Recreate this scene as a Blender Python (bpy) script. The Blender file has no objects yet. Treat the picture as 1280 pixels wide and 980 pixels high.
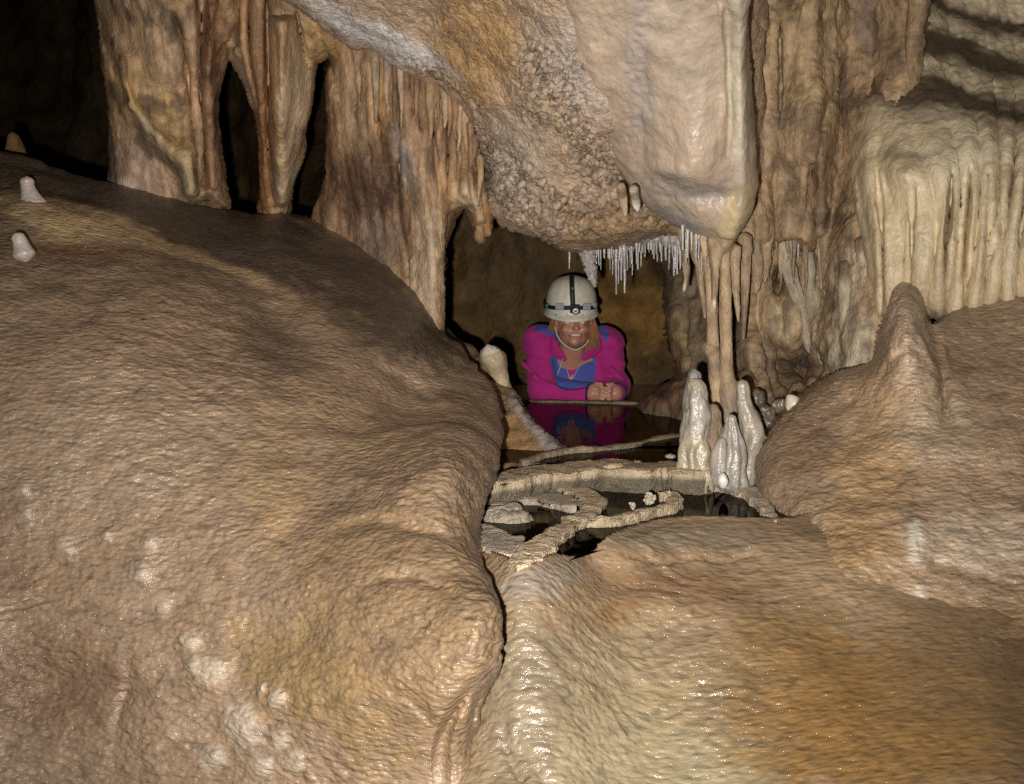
import bpy, bmesh, math, random
import numpy as np
from mathutils import Vector

# ------------------------------------------------------------------ camera, world, light
scene = bpy.context.scene
COL = bpy.data.collections.new("cave"); scene.collection.children.link(COL)
FPX, CX, CY, HORIZON = 1250.0, 640.0, 480.0, 385.0
PITCH = math.atan((CY - HORIZON) / FPX)
cam_d = bpy.data.cameras.new("camera"); cam = bpy.data.objects.new("camera", cam_d)
scene.collection.objects.link(cam)
cam.location = (0, 0, 0); cam.rotation_euler = (math.pi / 2 - PITCH, 0, 0)
cam_d.sensor_width = 36.0; cam_d.lens = 36.0 * FPX / 1280.0; cam_d.shift_y = -10.0 / 1280.0
cam_d.clip_start = 0.02; cam_d.clip_end = 100.0
scene.camera = cam
world = bpy.data.worlds.new("World"); scene.world = world; world.use_nodes = True
bg = world.node_tree.nodes["Background"]; bg.inputs[0].default_value = (0.9, 0.75, 0.6, 1); bg.inputs[1].default_value = 0.0015
# the camera's own flash: the only light in the cave
fl = bpy.data.lights.new("camera_flash", 'SPOT'); flo = bpy.data.objects.new("camera_flash", fl)
scene.collection.objects.link(flo)
flo.location = (-0.06, 0.02, -0.065); fl.energy = 310.0; fl.shadow_soft_size = 0.012; fl.color = (1.0, 0.955, 0.89)
fl.spot_size = math.radians(96); fl.spot_blend = 1.0; flo.rotation_euler = (math.pi / 2 - PITCH + 0.06, 0, -0.05)
scene.view_settings.view_transform = 'Standard'; scene.view_settings.look = 'None'
scene.view_settings.exposure = 0.0; scene.view_settings.gamma = 1.0
scene.cycles.use_denoising = False
scene.cycles.max_bounces = 6; scene.cycles.diffuse_bounces = 3; scene.cycles.glossy_bounces = 3
scene.cycles.sample_clamp_indirect = 4.0

# ------------------------------------------------------------------ numpy helpers
def P(u, v, Y):
    u = np.asarray(u, float); v = np.asarray(v, float); Y = np.asarray(Y, float)
    a = (u - CX) / FPX; b = (CY - v) / FPX
    ca, sa = math.cos(PITCH), math.sin(PITCH)
    t = Y / (ca + b * sa)
    return np.stack([t * a, t * (ca + b * sa), t * (-sa + b * ca)], -1)
def PV(u, v, Y): return Vector(P(u, v, Y).tolist())
def depth_at(v, z):            # forward distance at which a level plane z is met on pixel row v
    b = (CY - v) / FPX; ca, sa = math.cos(PITCH), math.sin(PITCH)
    return z * (ca + b * sa) / (-sa + b * ca)
def PZ(u, v, z): return P(u, v, depth_at(v, z))

_rs = np.random.RandomState(7)
_perm = _rs.permutation(4096); _perm = np.concatenate([_perm, _perm, _perm])
_grad = _rs.normal(size=(4096, 3)); _grad /= np.linalg.norm(_grad, axis=1)[:, None]
def perlin(p):
    i = np.floor(p).astype(np.int64); f = p - i; i &= 1023
    w = f * f * f * (f * (f * 6 - 15) + 10); out = 0
    for dx in (0, 1):
        for dy in (0, 1):
            for dz in (0, 1):
                h = _perm[_perm[_perm[(i[:, 0] + dx) & 1023] + ((i[:, 1] + dy) & 1023)] + ((i[:, 2] + dz) & 1023)]
                g = _grad[h]
                d = (f[:, 0] - dx) * g[:, 0] + (f[:, 1] - dy) * g[:, 1] + (f[:, 2] - dz) * g[:, 2]
                out = out + d * (w[:, 0] if dx else 1 - w[:, 0]) * (w[:, 1] if dy else 1 - w[:, 1]) * (w[:, 2] if dz else 1 - w[:, 2])
    return out * 1.6
def fbm(p, s, o=4, seed=0, gain=0.5):
    s = np.asarray(s, float) * np.ones(3); a, t = 1.0, 0
    for k in range(o):
        t = t + a * perlin(p * s * (2.03 ** k) + seed * 17.31 + k * 5.7); a *= gain
    return t
def ridged(p, s, o=3, seed=0):
    s = np.asarray(s, float) * np.ones(3); a, t = 1.0, 0
    for k in range(o):
        t = t + a * (1 - 2.2 * np.abs(perlin(p * s * (2.03 ** k) + seed * 11.7 + k * 3.1))); a *= 0.5
    return t
def voronoi(p, s, seed=0):     # returns F1, F2 in cell units
    q = p * (np.asarray(s, float) * np.ones(3)) + seed * 9.13
    i = np.floor(q).astype(np.int64); f = q - i
    f1 = np.full(len(p), 9.0); f2 = np.full(len(p), 9.0)
    for dx in (-1, 0, 1):
        for dy in (-1, 0, 1):
            for dz in (-1, 0, 1):
                h = _perm[_perm[_perm[(i[:, 0] + dx) & 1023] + ((i[:, 1] + dy) & 1023)] + ((i[:, 2] + dz) & 1023)]
                g = _grad[h] * 0.45 + 0.5
                d = np.sqrt((dx + g[:, 0] - f[:, 0]) ** 2 + (dy + g[:, 1] - f[:, 1]) ** 2 + (dz + g[:, 2] - f[:, 2]) ** 2)
                m = d < f1
                f2 = np.where(m, f1, np.minimum(f2, d)); f1 = np.where(m, d, f1)
    return f1, f2
def sstep(a, b, x):
    t = np.clip((x - a) / (b - a), 0, 1); return t * t * (3 - 2 * t)

def tps(pts, U, V, scale=300.0, clip=True):
    pts = np.array(pts, float); x = pts[:, :2] / scale; n = len(pts)
    def phi(r2): return 0.5 * r2 * np.log(r2 + 1e-9)
    K = phi(((x[:, None] - x[None]) ** 2).sum(-1)) + 1e-3 * np.eye(n)
    Pm = np.hstack([np.ones((n, 1)), x])
    A = np.vstack([np.hstack([K, Pm]), np.hstack([Pm.T, np.zeros((3, 3))])])
    sol = np.linalg.solve(A, np.concatenate([pts[:, 2], np.zeros(3)]))
    q = np.stack([U, V], -1) / scale; out = sol[n] + q @ sol[n + 1:]
    for k in range(n): out = out + sol[k] * phi(((q - x[k]) ** 2).sum(-1))
    return np.clip(out, pts[:, 2].min() * 0.85, pts[:, 2].max() * 1.15) if clip else out

def catmull(pts, sub=6, closed=True):
    pts = np.array(pts, float); n = len(pts); out = []
    for i in range(n if closed else n - 1):
        p0, p1, p2, p3 = (pts[(i - 1) % n], pts[i], pts[(i + 1) % n], pts[(i + 2) % n]) if closed else \
            (pts[max(i - 1, 0)], pts[i], pts[i + 1], pts[min(i + 2, n - 1)])
        for k in range(sub):
            t = k / sub
            out.append(0.5 * (2 * p1 + (p2 - p0) * t + (2 * p0 - 5 * p1 + 4 * p2 - p3) * t * t + (3 * p1 - p0 - 3 * p2 + p3) * t ** 3))
    if not closed: out.append(pts[-1])
    return np.array(out)

def polydist(U, V, poly, closed=True):
    """distance to a polyline, its nearest point, parameter 0..1 along it and (closed) the inside mask"""
    n = len(poly); best = np.full(U.shape, 1e9); nx = np.zeros_like(U); ny = np.zeros_like(U); par = np.zeros_like(U)
    inside = np.zeros(U.shape, bool)
    m = n if closed else n - 1
    for i in range(m):
        ax, ay = poly[i][:2]; bx, by = poly[(i + 1) % n][:2]
        dx, dy = bx - ax, by - ay; L = dx * dx + dy * dy + 1e-12
        t = np.clip(((U - ax) * dx + (V - ay) * dy) / L, 0, 1)
        qx, qy = ax + t * dx, ay + t * dy; d = (U - qx) ** 2 + (V - qy) ** 2
        k = d < best; best = np.where(k, d, best); nx = np.where(k, qx, nx); ny = np.where(k, qy, ny); par = np.where(k, (i + t) / m, par)
        if closed and ay != by:
            c = ((ay > V) != (by > V)) & (U < (bx - ax) * (V - ay) / (by - ay) + ax)
            inside ^= c
    return np.sqrt(best), nx, ny, par, inside

def groove(U, V, pts, w, smooth=True, taper=0.15):
    pl = catmull(pts, 4, False) if smooth and len(pts) > 2 else np.array(pts, float)
    d, _, _, t, _ = polydist(U, V, pl, False)
    return np.exp(-(d / w) ** 2) * sstep(0, taper, t) * sstep(0, taper, 1 - t) if taper > 0 else np.exp(-(d / w) ** 2)
def blob(U, V, u, v, ru, rv, rot=0.0):
    c, s = math.cos(math.radians(rot)), math.sin(math.radians(rot))
    a = ((U - u) * c + (V - v) * s) / ru; b = (-(U - u) * s + (V - v) * c) / rv
    return np.exp(-(a * a + b * b))

# ------------------------------------------------------------------ object helpers
def tag(o, label=None, cat=None, group=None, kind=None):
    if label: o['label'] = label
    if cat: o['category'] = cat
    if group: o['group'] = group
    if kind: o['kind'] = kind
    return o
def link(o, parent=None):
    COL.objects.link(o)
    if parent is not None: o.parent = parent
    return o
def empty(name, loc, **k):
    o = bpy.data.objects.new(name, None); o.location = loc; o.empty_display_size = 0.05; link(o); return tag(o, **k)
def make_mesh(name, verts, faces, mat, col=None, origin=None, parent=None, smooth=True):
    verts = np.asarray(verts, float)
    if origin is None and parent is None:
        b = verts[verts[:, 2] < np.percentile(verts[:, 2], 3) + 1e-6]; origin = b.mean(0)
    if origin is None: origin = np.zeros(3)
    origin = np.asarray(origin, float)
    me = bpy.data.meshes.new(name)
    co = verts - origin
    faces = np.asarray(faces)
    nf, k = faces.shape
    me.vertices.add(len(co)); me.vertices.foreach_set("co", co.astype(np.float32).ravel())
    me.loops.add(nf * k); me.loops.foreach_set("vertex_index", faces.astype(np.int32).ravel())
    me.polygons.add(nf); me.polygons.foreach_set("loop_start", (np.arange(nf) * k).astype(np.int32))
    me.update(calc_edges=True); me.validate()
    if smooth: me.polygons.foreach_set("use_smooth", np.ones(len(me.polygons), bool))
    if col is not None:
        at = me.color_attributes.new("col", 'FLOAT_COLOR', 'POINT')
        c4 = np.ones((len(co), 4), np.float32); c4[:, :3] = np.clip(col, 0, 1); at.data.foreach_set("color", c4.ravel())
    me.materials.append(mat)
    o = bpy.data.objects.new(name, me); o.location = origin; link(o)
    if parent is not None:
        o.parent = parent; o.location = Vector(origin) - Vector(parent.location) if parent.type == 'EMPTY' else Vector(origin) - world_loc(parent)
    return o
def world_loc(o):
    v = Vector((0, 0, 0))
    while o is not None: v += o.location; o = o.parent
    return v
def vnormals(verts, faces):
    a = verts[faces[:, 2]] - verts[faces[:, 0]]; b = verts[faces[:, 3 % faces.shape[1]]] - verts[faces[:, 1]]
    fn = np.cross(a, b) if faces.shape[1] == 4 else np.cross(verts[faces[:, 1]] - verts[faces[:, 0]], verts[faces[:, 2]] - verts[faces[:, 0]])
    n = np.zeros_like(verts)
    for k in range(faces.shape[1]):
        for c in range(3): n[:, c] += np.bincount(faces[:, k], fn[:, c], len(verts))
    return n / (np.linalg.norm(n, axis=1)[:, None] + 1e-12)

# ------------------------------------------------------------------ materials
def NN(nt, t, **k):
    n = nt.nodes.new(t)
    for a, b in k.items():
        if hasattr(n, a): setattr(n, a, b)
        else: n.inputs[a].default_value = b
    return n
def stone(name, rough=0.5, fine=90.0, bump=0.6, dist=0.0015, stretch=(1, 1, 1), sparkle=0.0, spec=0.45, sss=0.0, var=0.35, coat=0.0, pebble=None):
    m = bpy.data.materials.new(name); m.use_nodes = True; nt = m.node_tree; L = nt.links.new
    b = nt.nodes["Principled BSDF"]
    geo = NN(nt, 'ShaderNodeNewGeometry'); mp = NN(nt, 'ShaderNodeMapping'); mp.inputs['Scale'].default_value = stretch
    L(geo.outputs['Position'], mp.inputs['Vector'])
    at = NN(nt, 'ShaderNodeAttribute', attribute_name="col")
    n1 = NN(nt, 'ShaderNodeTexNoise'); n1.inputs['Scale'].default_value = fine * 0.35; n1.inputs['Detail'].default_value = 8; n1.inputs['Roughness'].default_value = 0.65
    L(mp.outputs[0], n1.inputs['Vector'])
    mr = NN(nt, 'ShaderNodeMapRange'); mr.inputs[1].default_value = 0.3; mr.inputs[2].default_value = 0.7
    mr.inputs[3].default_value = 1 - var; mr.inputs[4].default_value = 1 + var; L(n1.outputs[0], mr.inputs[0])
    mx = NN(nt, 'ShaderNodeVectorMath', operation='SCALE'); L(at.outputs['Color'], mx.inputs[0]); L(mr.outputs[0], mx.inputs['Scale'])
    L(mx.outputs[0], b.inputs['Base Color'])
    n2 = NN(nt, 'ShaderNodeTexNoise'); n2.inputs['Scale'].default_value = fine; n2.inputs['Detail'].default_value = 6; n2.inputs['Roughness'].default_value = 0.6
    L(mp.outputs[0], n2.inputs['Vector'])
    vo = NN(nt, 'ShaderNodeTexVoronoi', feature='SMOOTH_F1'); vo.inputs['Scale'].default_value = fine * 1.6; vo.inputs['Smoothness'].default_value = 0.4
    L(mp.outputs[0], vo.inputs['Vector'])
    ad = NN(nt, 'ShaderNodeMath', operation='MULTIPLY_ADD'); L(vo.outputs['Distance'], ad.inputs[0]); ad.inputs[1].default_value = -0.5; L(n2.outputs[0], ad.inputs[2])
    bp = NN(nt, 'ShaderNodeBump'); bp.inputs['Strength'].default_value = bump; bp.inputs['Distance'].default_value = dist * 3
    L(ad.outputs[0], bp.inputs['Height']); L(bp.outputs[0], b.inputs['Normal'])
    if pebble:       # rounded grains with thin dark joints between them
        ps, pd, pst = pebble
        m2 = NN(nt, 'ShaderNodeMapping'); m2.inputs['Scale'].default_value = pst; L(geo.outputs['Position'], m2.inputs['Vector'])
        nw = NN(nt, 'ShaderNodeTexNoise'); nw.inputs['Scale'].default_value = ps * 0.5; nw.inputs['Detail'].default_value = 3; L(m2.outputs[0], nw.inputs['Vector'])
        mw = NN(nt, 'ShaderNodeMixRGB', blend_type='LINEAR_LIGHT'); mw.inputs[0].default_value = 0.5 / ps; L(m2.outputs[0], mw.inputs[1]); L(nw.outputs['Color'], mw.inputs[2])
        v2 = NN(nt, 'ShaderNodeTexVoronoi', feature='F1'); v2.inputs['Scale'].default_value = ps; L(mw.outputs[0], v2.inputs['Vector'])
        iv = NN(nt, 'ShaderNodeMath', operation='MULTIPLY'); L(v2.outputs['Distance'], iv.inputs[0]); iv.inputs[1].default_value = -1.0
        b2 = NN(nt, 'ShaderNodeBump'); b2.inputs['Strength'].default_value = 1.0; b2.inputs['Distance'].default_value = pd
        L(iv.outputs[0], b2.inputs['Height']); L(b2.outputs[0], bp.inputs['Normal'])
        cr = NN(nt, 'ShaderNodeMapRange'); cr.inputs[1].default_value = 0.55; cr.inputs[2].default_value = 0.95; cr.inputs[3].default_value = 1.0; cr.inputs[4].default_value = 0.62
        L(v2.outputs['Distance'], cr.inputs[0])
        m3 = NN(nt, 'ShaderNodeVectorMath', operation='SCALE'); L(mx.outputs[0], m3.inputs[0]); L(cr.outputs[0], m3.inputs['Scale']); L(m3.outputs[0], b.inputs['Base Color'])
    rr = NN(nt, 'ShaderNodeMapRange'); rr.inputs[1].default_value = 0.35; rr.inputs[2].default_value = 0.65
    rr.inputs[3].default_value = rough + 0.12; rr.inputs[4].default_value = max(0.12, rough - 0.15); L(n1.outputs[0], rr.inputs[0]); L(rr.outputs[0], b.inputs['Roughness'])
    b.inputs['Specular IOR Level'].default_value = spec
    if sparkle > 0:       # a wet film over grainy crystals
        b.inputs['Coat Weight'].default_value = sparkle; b.inputs['Coat Roughness'].default_value = 0.12
        n3 = NN(nt, 'ShaderNodeTexNoise'); n3.inputs['Scale'].default_value = fine * 2.6; n3.inputs['Detail'].default_value = 3
        L(mp.outputs[0], n3.inputs['Vector'])
        b3 = NN(nt, 'ShaderNodeBump'); b3.inputs['Strength'].default_value = 1.0; b3.inputs['Distance'].default_value = dist * 1.6
        L(n3.outputs[0], b3.inputs['Height']); L(bp.outputs[0], b3.inputs['Normal']); L(b3.outputs[0], b.inputs['Coat Normal'])
    if sss > 0:
        b.inputs['Subsurface Weight'].default_value = sss; b.inputs['Subsurface Radius'].default_value = (0.012, 0.008, 0.005); b.inputs['Subsurface Scale'].default_value = 1.0
    return m
def plain(name, c, rough=0.5, metal=0.0, spec=0.5, bump=0.0, scale=200):
    m = bpy.data.materials.new(name); m.use_nodes = True; nt = m.node_tree; b = nt.nodes["Principled BSDF"]; L = nt.links.new
    n = NN(nt, 'ShaderNodeTexNoise'); n.inputs['Scale'].default_value = scale; n.inputs['Detail'].default_value = 4
    g = NN(nt, 'ShaderNodeNewGeometry'); L(g.outputs['Position'], n.inputs['Vector'])
    mr = NN(nt, 'ShaderNodeMapRange'); mr.inputs[1].default_value = 0.3; mr.inputs[2].default_value = 0.7; mr.inputs[3].default_value = 0.85; mr.inputs[4].default_value = 1.12
    L(n.outputs[0], mr.inputs[0])
    s = NN(nt, 'ShaderNodeVectorMath', operation='SCALE'); s.inputs[0].default_value = c[:3]; L(mr.outputs[0], s.inputs['Scale']); L(s.outputs[0], b.inputs['Base Color'])
    b.inputs['Roughness'].default_value = rough; b.inputs['Metallic'].default_value = metal; b.inputs['Specular IOR Level'].default_value = spec
    if bump:
        bp = NN(nt, 'ShaderNodeBump'); bp.inputs['Strength'].default_value = 0.6; bp.inputs['Distance'].default_value = bump; L(n.outputs[0], bp.inputs['Height']); L(bp.outputs[0], b.inputs['Normal'])
    return m
M_MOUND = stone('mound_stone', rough=0.55, fine=80, bump=0.75, dist=0.0016, stretch=(0.7, 0.8, 1.3), sparkle=0.45, var=0.24, pebble=(85, 0.0020, (0.55, 0.8, 1.7)))
M_FLOOR = stone('wet_floor_stone', rough=0.38, fine=60, bump=0.8, dist=0.0018, stretch=(0.6, 1.0, 1.0), sparkle=0.9, var=0.14, pebble=(80, 0.0012, (0.5, 1.6, 1.6)))
M_DRY = stone('ceiling_stone', rough=0.6, fine=110, bump=0.8, dist=0.0018, sparkle=0.12, var=0.25, pebble=(95, 0.002, (1, 1, 1)))
M_FLUTE = stone('fluted_stone', rough=0.58, fine=90, bump=0.8, dist=0.0016, stretch=(1.2, 1.2, 0.7), sparkle=0.06, var=0.35, spec=0.3)
M_CREAM = stone('cream_calcite', rough=0.5, fine=75, bump=0.6, dist=0.0016, stretch=(1.2, 1.2, 0.8), sparkle=0.15, var=0.14)
M_WHITE = stone('white_calcite', rough=0.36, fine=60, bump=0.6, dist=0.0016, sparkle=0.6, var=0.2)
M_CRUST = stone('crystal_crust', rough=0.6, fine=150, bump=1.0, dist=0.002, sparkle=0.3, var=0.25)
M_BOSS = stone('drapery_stone', rough=0.5, fine=70, bump=0.55, dist=0.0012, stretch=(1.2, 1.2, 0.6), sparkle=0.2, var=0.2)
M_BACK = stone('back_wall_stone', rough=0.7, fine=22, bump=0.8, dist=0.006, sparkle=0.0, var=0.35, spec=0.25)

# ------------------------------------------------------------------ relief solids
def colorize(pos, u, v, base, blobs=(), mott=0.0, mott_s=(9, 9, 9), mott_c=(0.09, 0.055, 0.035), big=0.25, seed=0, extra=None, streak=0.0):
    c = np.ones((len(pos), 3)) * np.array(base)
    w1 = fbm(pos, 5.0, 3, seed + 1); w2 = fbm(pos, 22.0, 3, seed + 2)
    c *= (1 + big * w1 + big * 0.5 * w2)[:, None]
    for (bu, bv, ru, rv, rot, rgb, st) in blobs:
        k = blob(u, v, bu, bv, ru, rv, rot)
        k = sstep(0.15, 0.75, k + 0.22 * w1 + 0.22 * w2 * (k > 0.03)) * st
        c = c * (1 - k[:, None]) + np.array(rgb) * k[:, None] * (1 + 0.15 * w2)[:, None]
    if streak > 0: c = c * (1 + streak * (fbm(pos, (34, 34, 2.2), 3, seed + 8) + 0.5 * fbm(pos, (90, 90, 5), 2, seed + 9)))[:, None]
    if mott > 0:
        k = sstep(0.15, 0.6, fbm(pos, mott_s, 4, seed + 5)) * mott
        c = c * (1 - k[:, None]) + np.array(mott_c) * k[:, None]
    if extra is not None: c = extra(pos, u, v, c)
    return np.clip(c, 0.004, 0.9)

def formation(name, outline, ctrl, W, R, back, mat, step=2.0, depth_fn=None, disp_fn=None, col_fn=None, scale=300.0, parent=None, jag=0.0, sub=6, closed=True, frame_pad=None, origin=None, power=2.0):
    """closed solid: its front surface lies at the distances CTRL (u, v, Y), rounds off by R metres over W pixels towards the outline and goes BACK metres behind it"""
    poly = catmull(outline, sub)
    if jag > 0:
        q = np.stack([poly[:, 0] / 40, poly[:, 1] / 40, poly[:, 0] * 0 + 3.3], -1)
        poly = poly + jag * np.stack([perlin(q * 2.1 + 5) + perlin(q * 5.3), perlin(q * 2.3 + 31) + perlin(q * 5.7 + 9)], -1)
    u0, v0 = poly.min(0) - step; u1, v1 = poly.max(0) + step
    gu = np.arange(u0, u1 + step, step); gv = np.arange(v0, v1 + step, step)
    U, V = np.meshgrid(gu, gv, indexing='ij'); shape = U.shape
    Uf, Vf = U.ravel(), V.ravel()
    d, nx, ny, _, ins = polydist(Uf, Vf, poly)
    insg = ins.reshape(shape)
    cell = insg[:-1, :-1] | insg[1:, :-1] | insg[:-1, 1:] | insg[1:, 1:]
    use = np.zeros(shape, bool)
    use[:-1, :-1] |= cell; use[1:, :-1] |= cell; use[:-1, 1:] |= cell; use[1:, 1:] |= cell
    use = use.ravel(); idx = -np.ones(len(Uf), np.int64); idx[use] = np.arange(use.sum())
    inn = ins[use]; uu = np.where(inn, Uf[use], nx[use]); vv = np.where(inn, Vf[use], ny[use]); dd = np.where(inn, d[use], 0)
    F = tps(ctrl, uu, vv, scale)
    if depth_fn is not None: F = F + depth_fn(uu, vv, F) * np.minimum(1, dd / 6.0 + 0.3)
    h = (1 - (1 - np.clip(dd / W, 0, 1)) ** power) ** (1 / power)
    front = P(uu, vv, F + R * (1 - h))
    ii, jj = np.nonzero(cell); nj = shape[1]
    f = np.stack([idx[ii * nj + jj], idx[(ii + 1) * nj + jj], idx[(ii + 1) * nj + jj + 1], idx[ii * nj + jj + 1]], -1)
    f = f[:, ::-1]
    # face the camera
    t = f[len(f) // 2]; nrm = np.cross(front[t[1]] - front[t[0]], front[t[2]] - front[t[0]])
    if nrm[1] > 0: f = f[:, ::-1]
    nfront = len(front)
    if closed:
        bidx = np.where(inn, 0, -1); k = np.nonzero(inn)[0]; bidx[k] = nfront + np.arange(len(k))
        bidx = np.where(inn, bidx, np.arange(nfront))
        bk = P(uu[k], vv[k], F[k] + R + back * h[k])
        verts = np.vstack([front, bk]); faces = np.vstack([f, bidx[f][:, ::-1]])
        u_all = np.concatenate([uu, uu[k]]); v_all = np.concatenate([vv, vv[k]])
    else:
        verts, faces, u_all, v_all = front, f, uu, vv
    n = vnormals(verts, faces)
    if disp_fn is not None: verts = verts + n * disp_fn(verts, u_all, v_all)[:, None]
    col = col_fn(verts, u_all, v_all) if col_fn is not None else np.ones((len(verts), 3)) * 0.3
    return make_mesh(name, verts, faces, mat, col, parent=parent, origin=origin)

def grid_mesh(n, m, closed_u=True):
    i = np.arange(n)[:, None]; j = np.arange(m)[None, :]
    if closed_u: a = i[:-1] * m + j; b = i[:-1] * m + (j + 1) % m; c = i[1:] * m + (j + 1) % m; d = i[1:] * m + j
    else:
        j = j[:, :-1]; a = i[:-1] * m + j; b = i[:-1] * m + j + 1; c = i[1:] * m + j + 1; d = i[1:] * m + j
    return np.stack([x.ravel() for x in np.broadcast_arrays(a, b, c, d)], -1)
def tube_verts(path, rad, seg=20, squash=1.0, cap=True, flat_y=None):
    path = np.array(path, float); rad = np.array(rad, float); n = len(path)
    tan = np.gradient(path, axis=0); tan /= np.linalg.norm(tan, axis=1)[:, None] + 1e-12
    ref = np.array([0, 1.0, 0]) if abs(tan[:, 1]).mean() < 0.8 else np.array([0, 0, 1.0])
    s = np.cross(tan, ref); s /= np.linalg.norm(s, axis=1)[:, None] + 1e-12; q = np.cross(s, tan)
    th = np.linspace(0, 2 * math.pi, seg, endpoint=False)
    ring = s[:, None] * np.cos(th)[None, :, None] + q[:, None] * (np.sin(th) * squash)[None, :, None]
    v = (path[:, None] + ring * rad[:, None, None]).reshape(-1, 3)
    f = grid_mesh(n, seg)
    return v, f
def drip(name, pts, Y, mat, base=(0.4, 0.3, 0.2), seg=24, squash=1.0, noise=0.12, nscale=40, seed=0, parent=None, blobs=(), mott=0.0, dens=3.0, stretch=0.5, col_fn=None, flute=0.0, nflute=7, origin=None, sub=8):
    """stalactite, stalagmite or column: pts are (u, v, r px[, dY])"""
    a = np.array([(p[0], p[1], p[2], (p[3] if len(p) > 3 else 0.0)) for p in pts], float)
    c = catmull(a, sub, False); c[:, 2] = np.maximum(c[:, 2], 0.3)
    # rounded ends
    path = P(c[:, 0], c[:, 1], Y + c[:, 3]); r = c[:, 2] / FPX * (Y + c[:, 3])
    e0, e1 = path[0] - (path[1] - path[0]) / (np.linalg.norm(path[1] - path[0]) + 1e-9) * r[0] * 0.7, path[-1] + (path[-1] - path[-2]) / (np.linalg.norm(path[-1] - path[-2]) + 1e-9) * r[-1] * 0.7
    path = np.vstack([e0, e0 * 0.5 + path[0] * 0.5, path, e1 * 0.5 + path[-1] * 0.5, e1])
    r = np.concatenate([[r[0] * 0.08, r[0] * 0.75], r, [r[-1] * 0.75, r[-1] * 0.08]])
    v, f = tube_verts(path, r, seg, squash)
    n = vnormals(v, f)
    if n[len(n) // 2] @ (v[len(n) // 2] - path[len(path) // 2]) < 0: f = f[:, ::-1]; n = -n
    rr = np.repeat(r, seg)
    dsp = rr * noise * fbm(v, (nscale, nscale, nscale * stretch), 3, seed)
    if flute > 0:
        th = np.tile(np.linspace(0, 2 * math.pi, seg, endpoint=False), len(r))
        dsp = dsp + rr * flute * (np.abs(np.sin(th * nflute / 2 + 1.5 * fbm(v, (4, 4, 4), 2, seed + 3))) - 0.6)
    v = v + n * dsp[:, None]
    uu = np.repeat(np.concatenate([[c[0, 0]] * 2, c[:, 0], [c[-1, 0]] * 2]), seg); vv = np.repeat(np.concatenate([[c[0, 1]] * 2, c[:, 1], [c[-1, 1]] * 2]), seg)
    col = col_fn(v, uu, vv) if col_fn else colorize(v, uu, vv, base, blobs, mott, (25, 25, 14), seed=seed)
    return make_mesh(name, v, f, mat, col, parent=parent, origin=origin)

def flutes(pos, period, seed, zwarp=1.2, sharp=0.7):
    t = pos[:, 0] / period + 0.9 * fbm(pos, (1.0 / (period * 4), 1.0 / (period * 8), zwarp), 2, seed)
    return np.abs(np.sin(math.pi * t)) ** sharp

TAN = (0.36, 0.245, 0.145); CREAM = (0.50, 0.40, 0.245); ORANGE = (0.36, 0.19, 0.06); BROWN = (0.17, 0.095, 0.05); DARK = (0.07, 0.045, 0.03)
PINK = (0.42, 0.30, 0.22); PALE = (0.52, 0.46, 0.38); RUST = (0.26, 0.12, 0.05)

#==STRUCTURE==
# far cave wall, behind everything
def f(): 
    ctrl = [(-900, 200, 8.0), (0, 100, 7.5), (200, 300, 6.5), (450, 200, 5.6), (600, 350, 5.1), (720, 400, 5.1), (850, 400, 5.0), (1000, 300, 4.8), (1400, 300, 4.5), (2100, 300, 4.5), (600, -400, 5.0), (600, 800, 5.0), (-600, 800, 7), (1500, 800, 4.5)]
    def dp(p, u, v): return 0.13 * fbm(p, (1.6, 1.6, 1.2), 4, 3) + 0.035 * ridged(p, (5, 5, 3.5), 3, 4) + 0.05 * flutes(p, 0.12, 9) * blob(u, v, 620, 350, 70, 200)
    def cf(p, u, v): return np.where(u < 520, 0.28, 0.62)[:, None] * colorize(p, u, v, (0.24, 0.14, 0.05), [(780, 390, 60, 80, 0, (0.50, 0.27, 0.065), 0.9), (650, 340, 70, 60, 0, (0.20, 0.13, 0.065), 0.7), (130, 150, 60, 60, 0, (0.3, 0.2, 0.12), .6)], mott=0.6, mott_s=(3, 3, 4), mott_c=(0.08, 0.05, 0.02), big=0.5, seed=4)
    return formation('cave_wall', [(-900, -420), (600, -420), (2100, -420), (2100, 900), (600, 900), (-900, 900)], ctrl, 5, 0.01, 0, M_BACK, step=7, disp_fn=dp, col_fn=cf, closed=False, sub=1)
tag(f(), kind='structure')
Z1, Z2, Z3 = float(P(700, 503, 4.0)[2]), float(P(700, 503, 4.0)[2]) - 0.004, -0.430
RIM = [(575, 690), (615, 700), (656, 717), (700, 701), (762, 681), (800, 665), (860, 657), (966, 657), (1010, 652)]
GPTS = []
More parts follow.
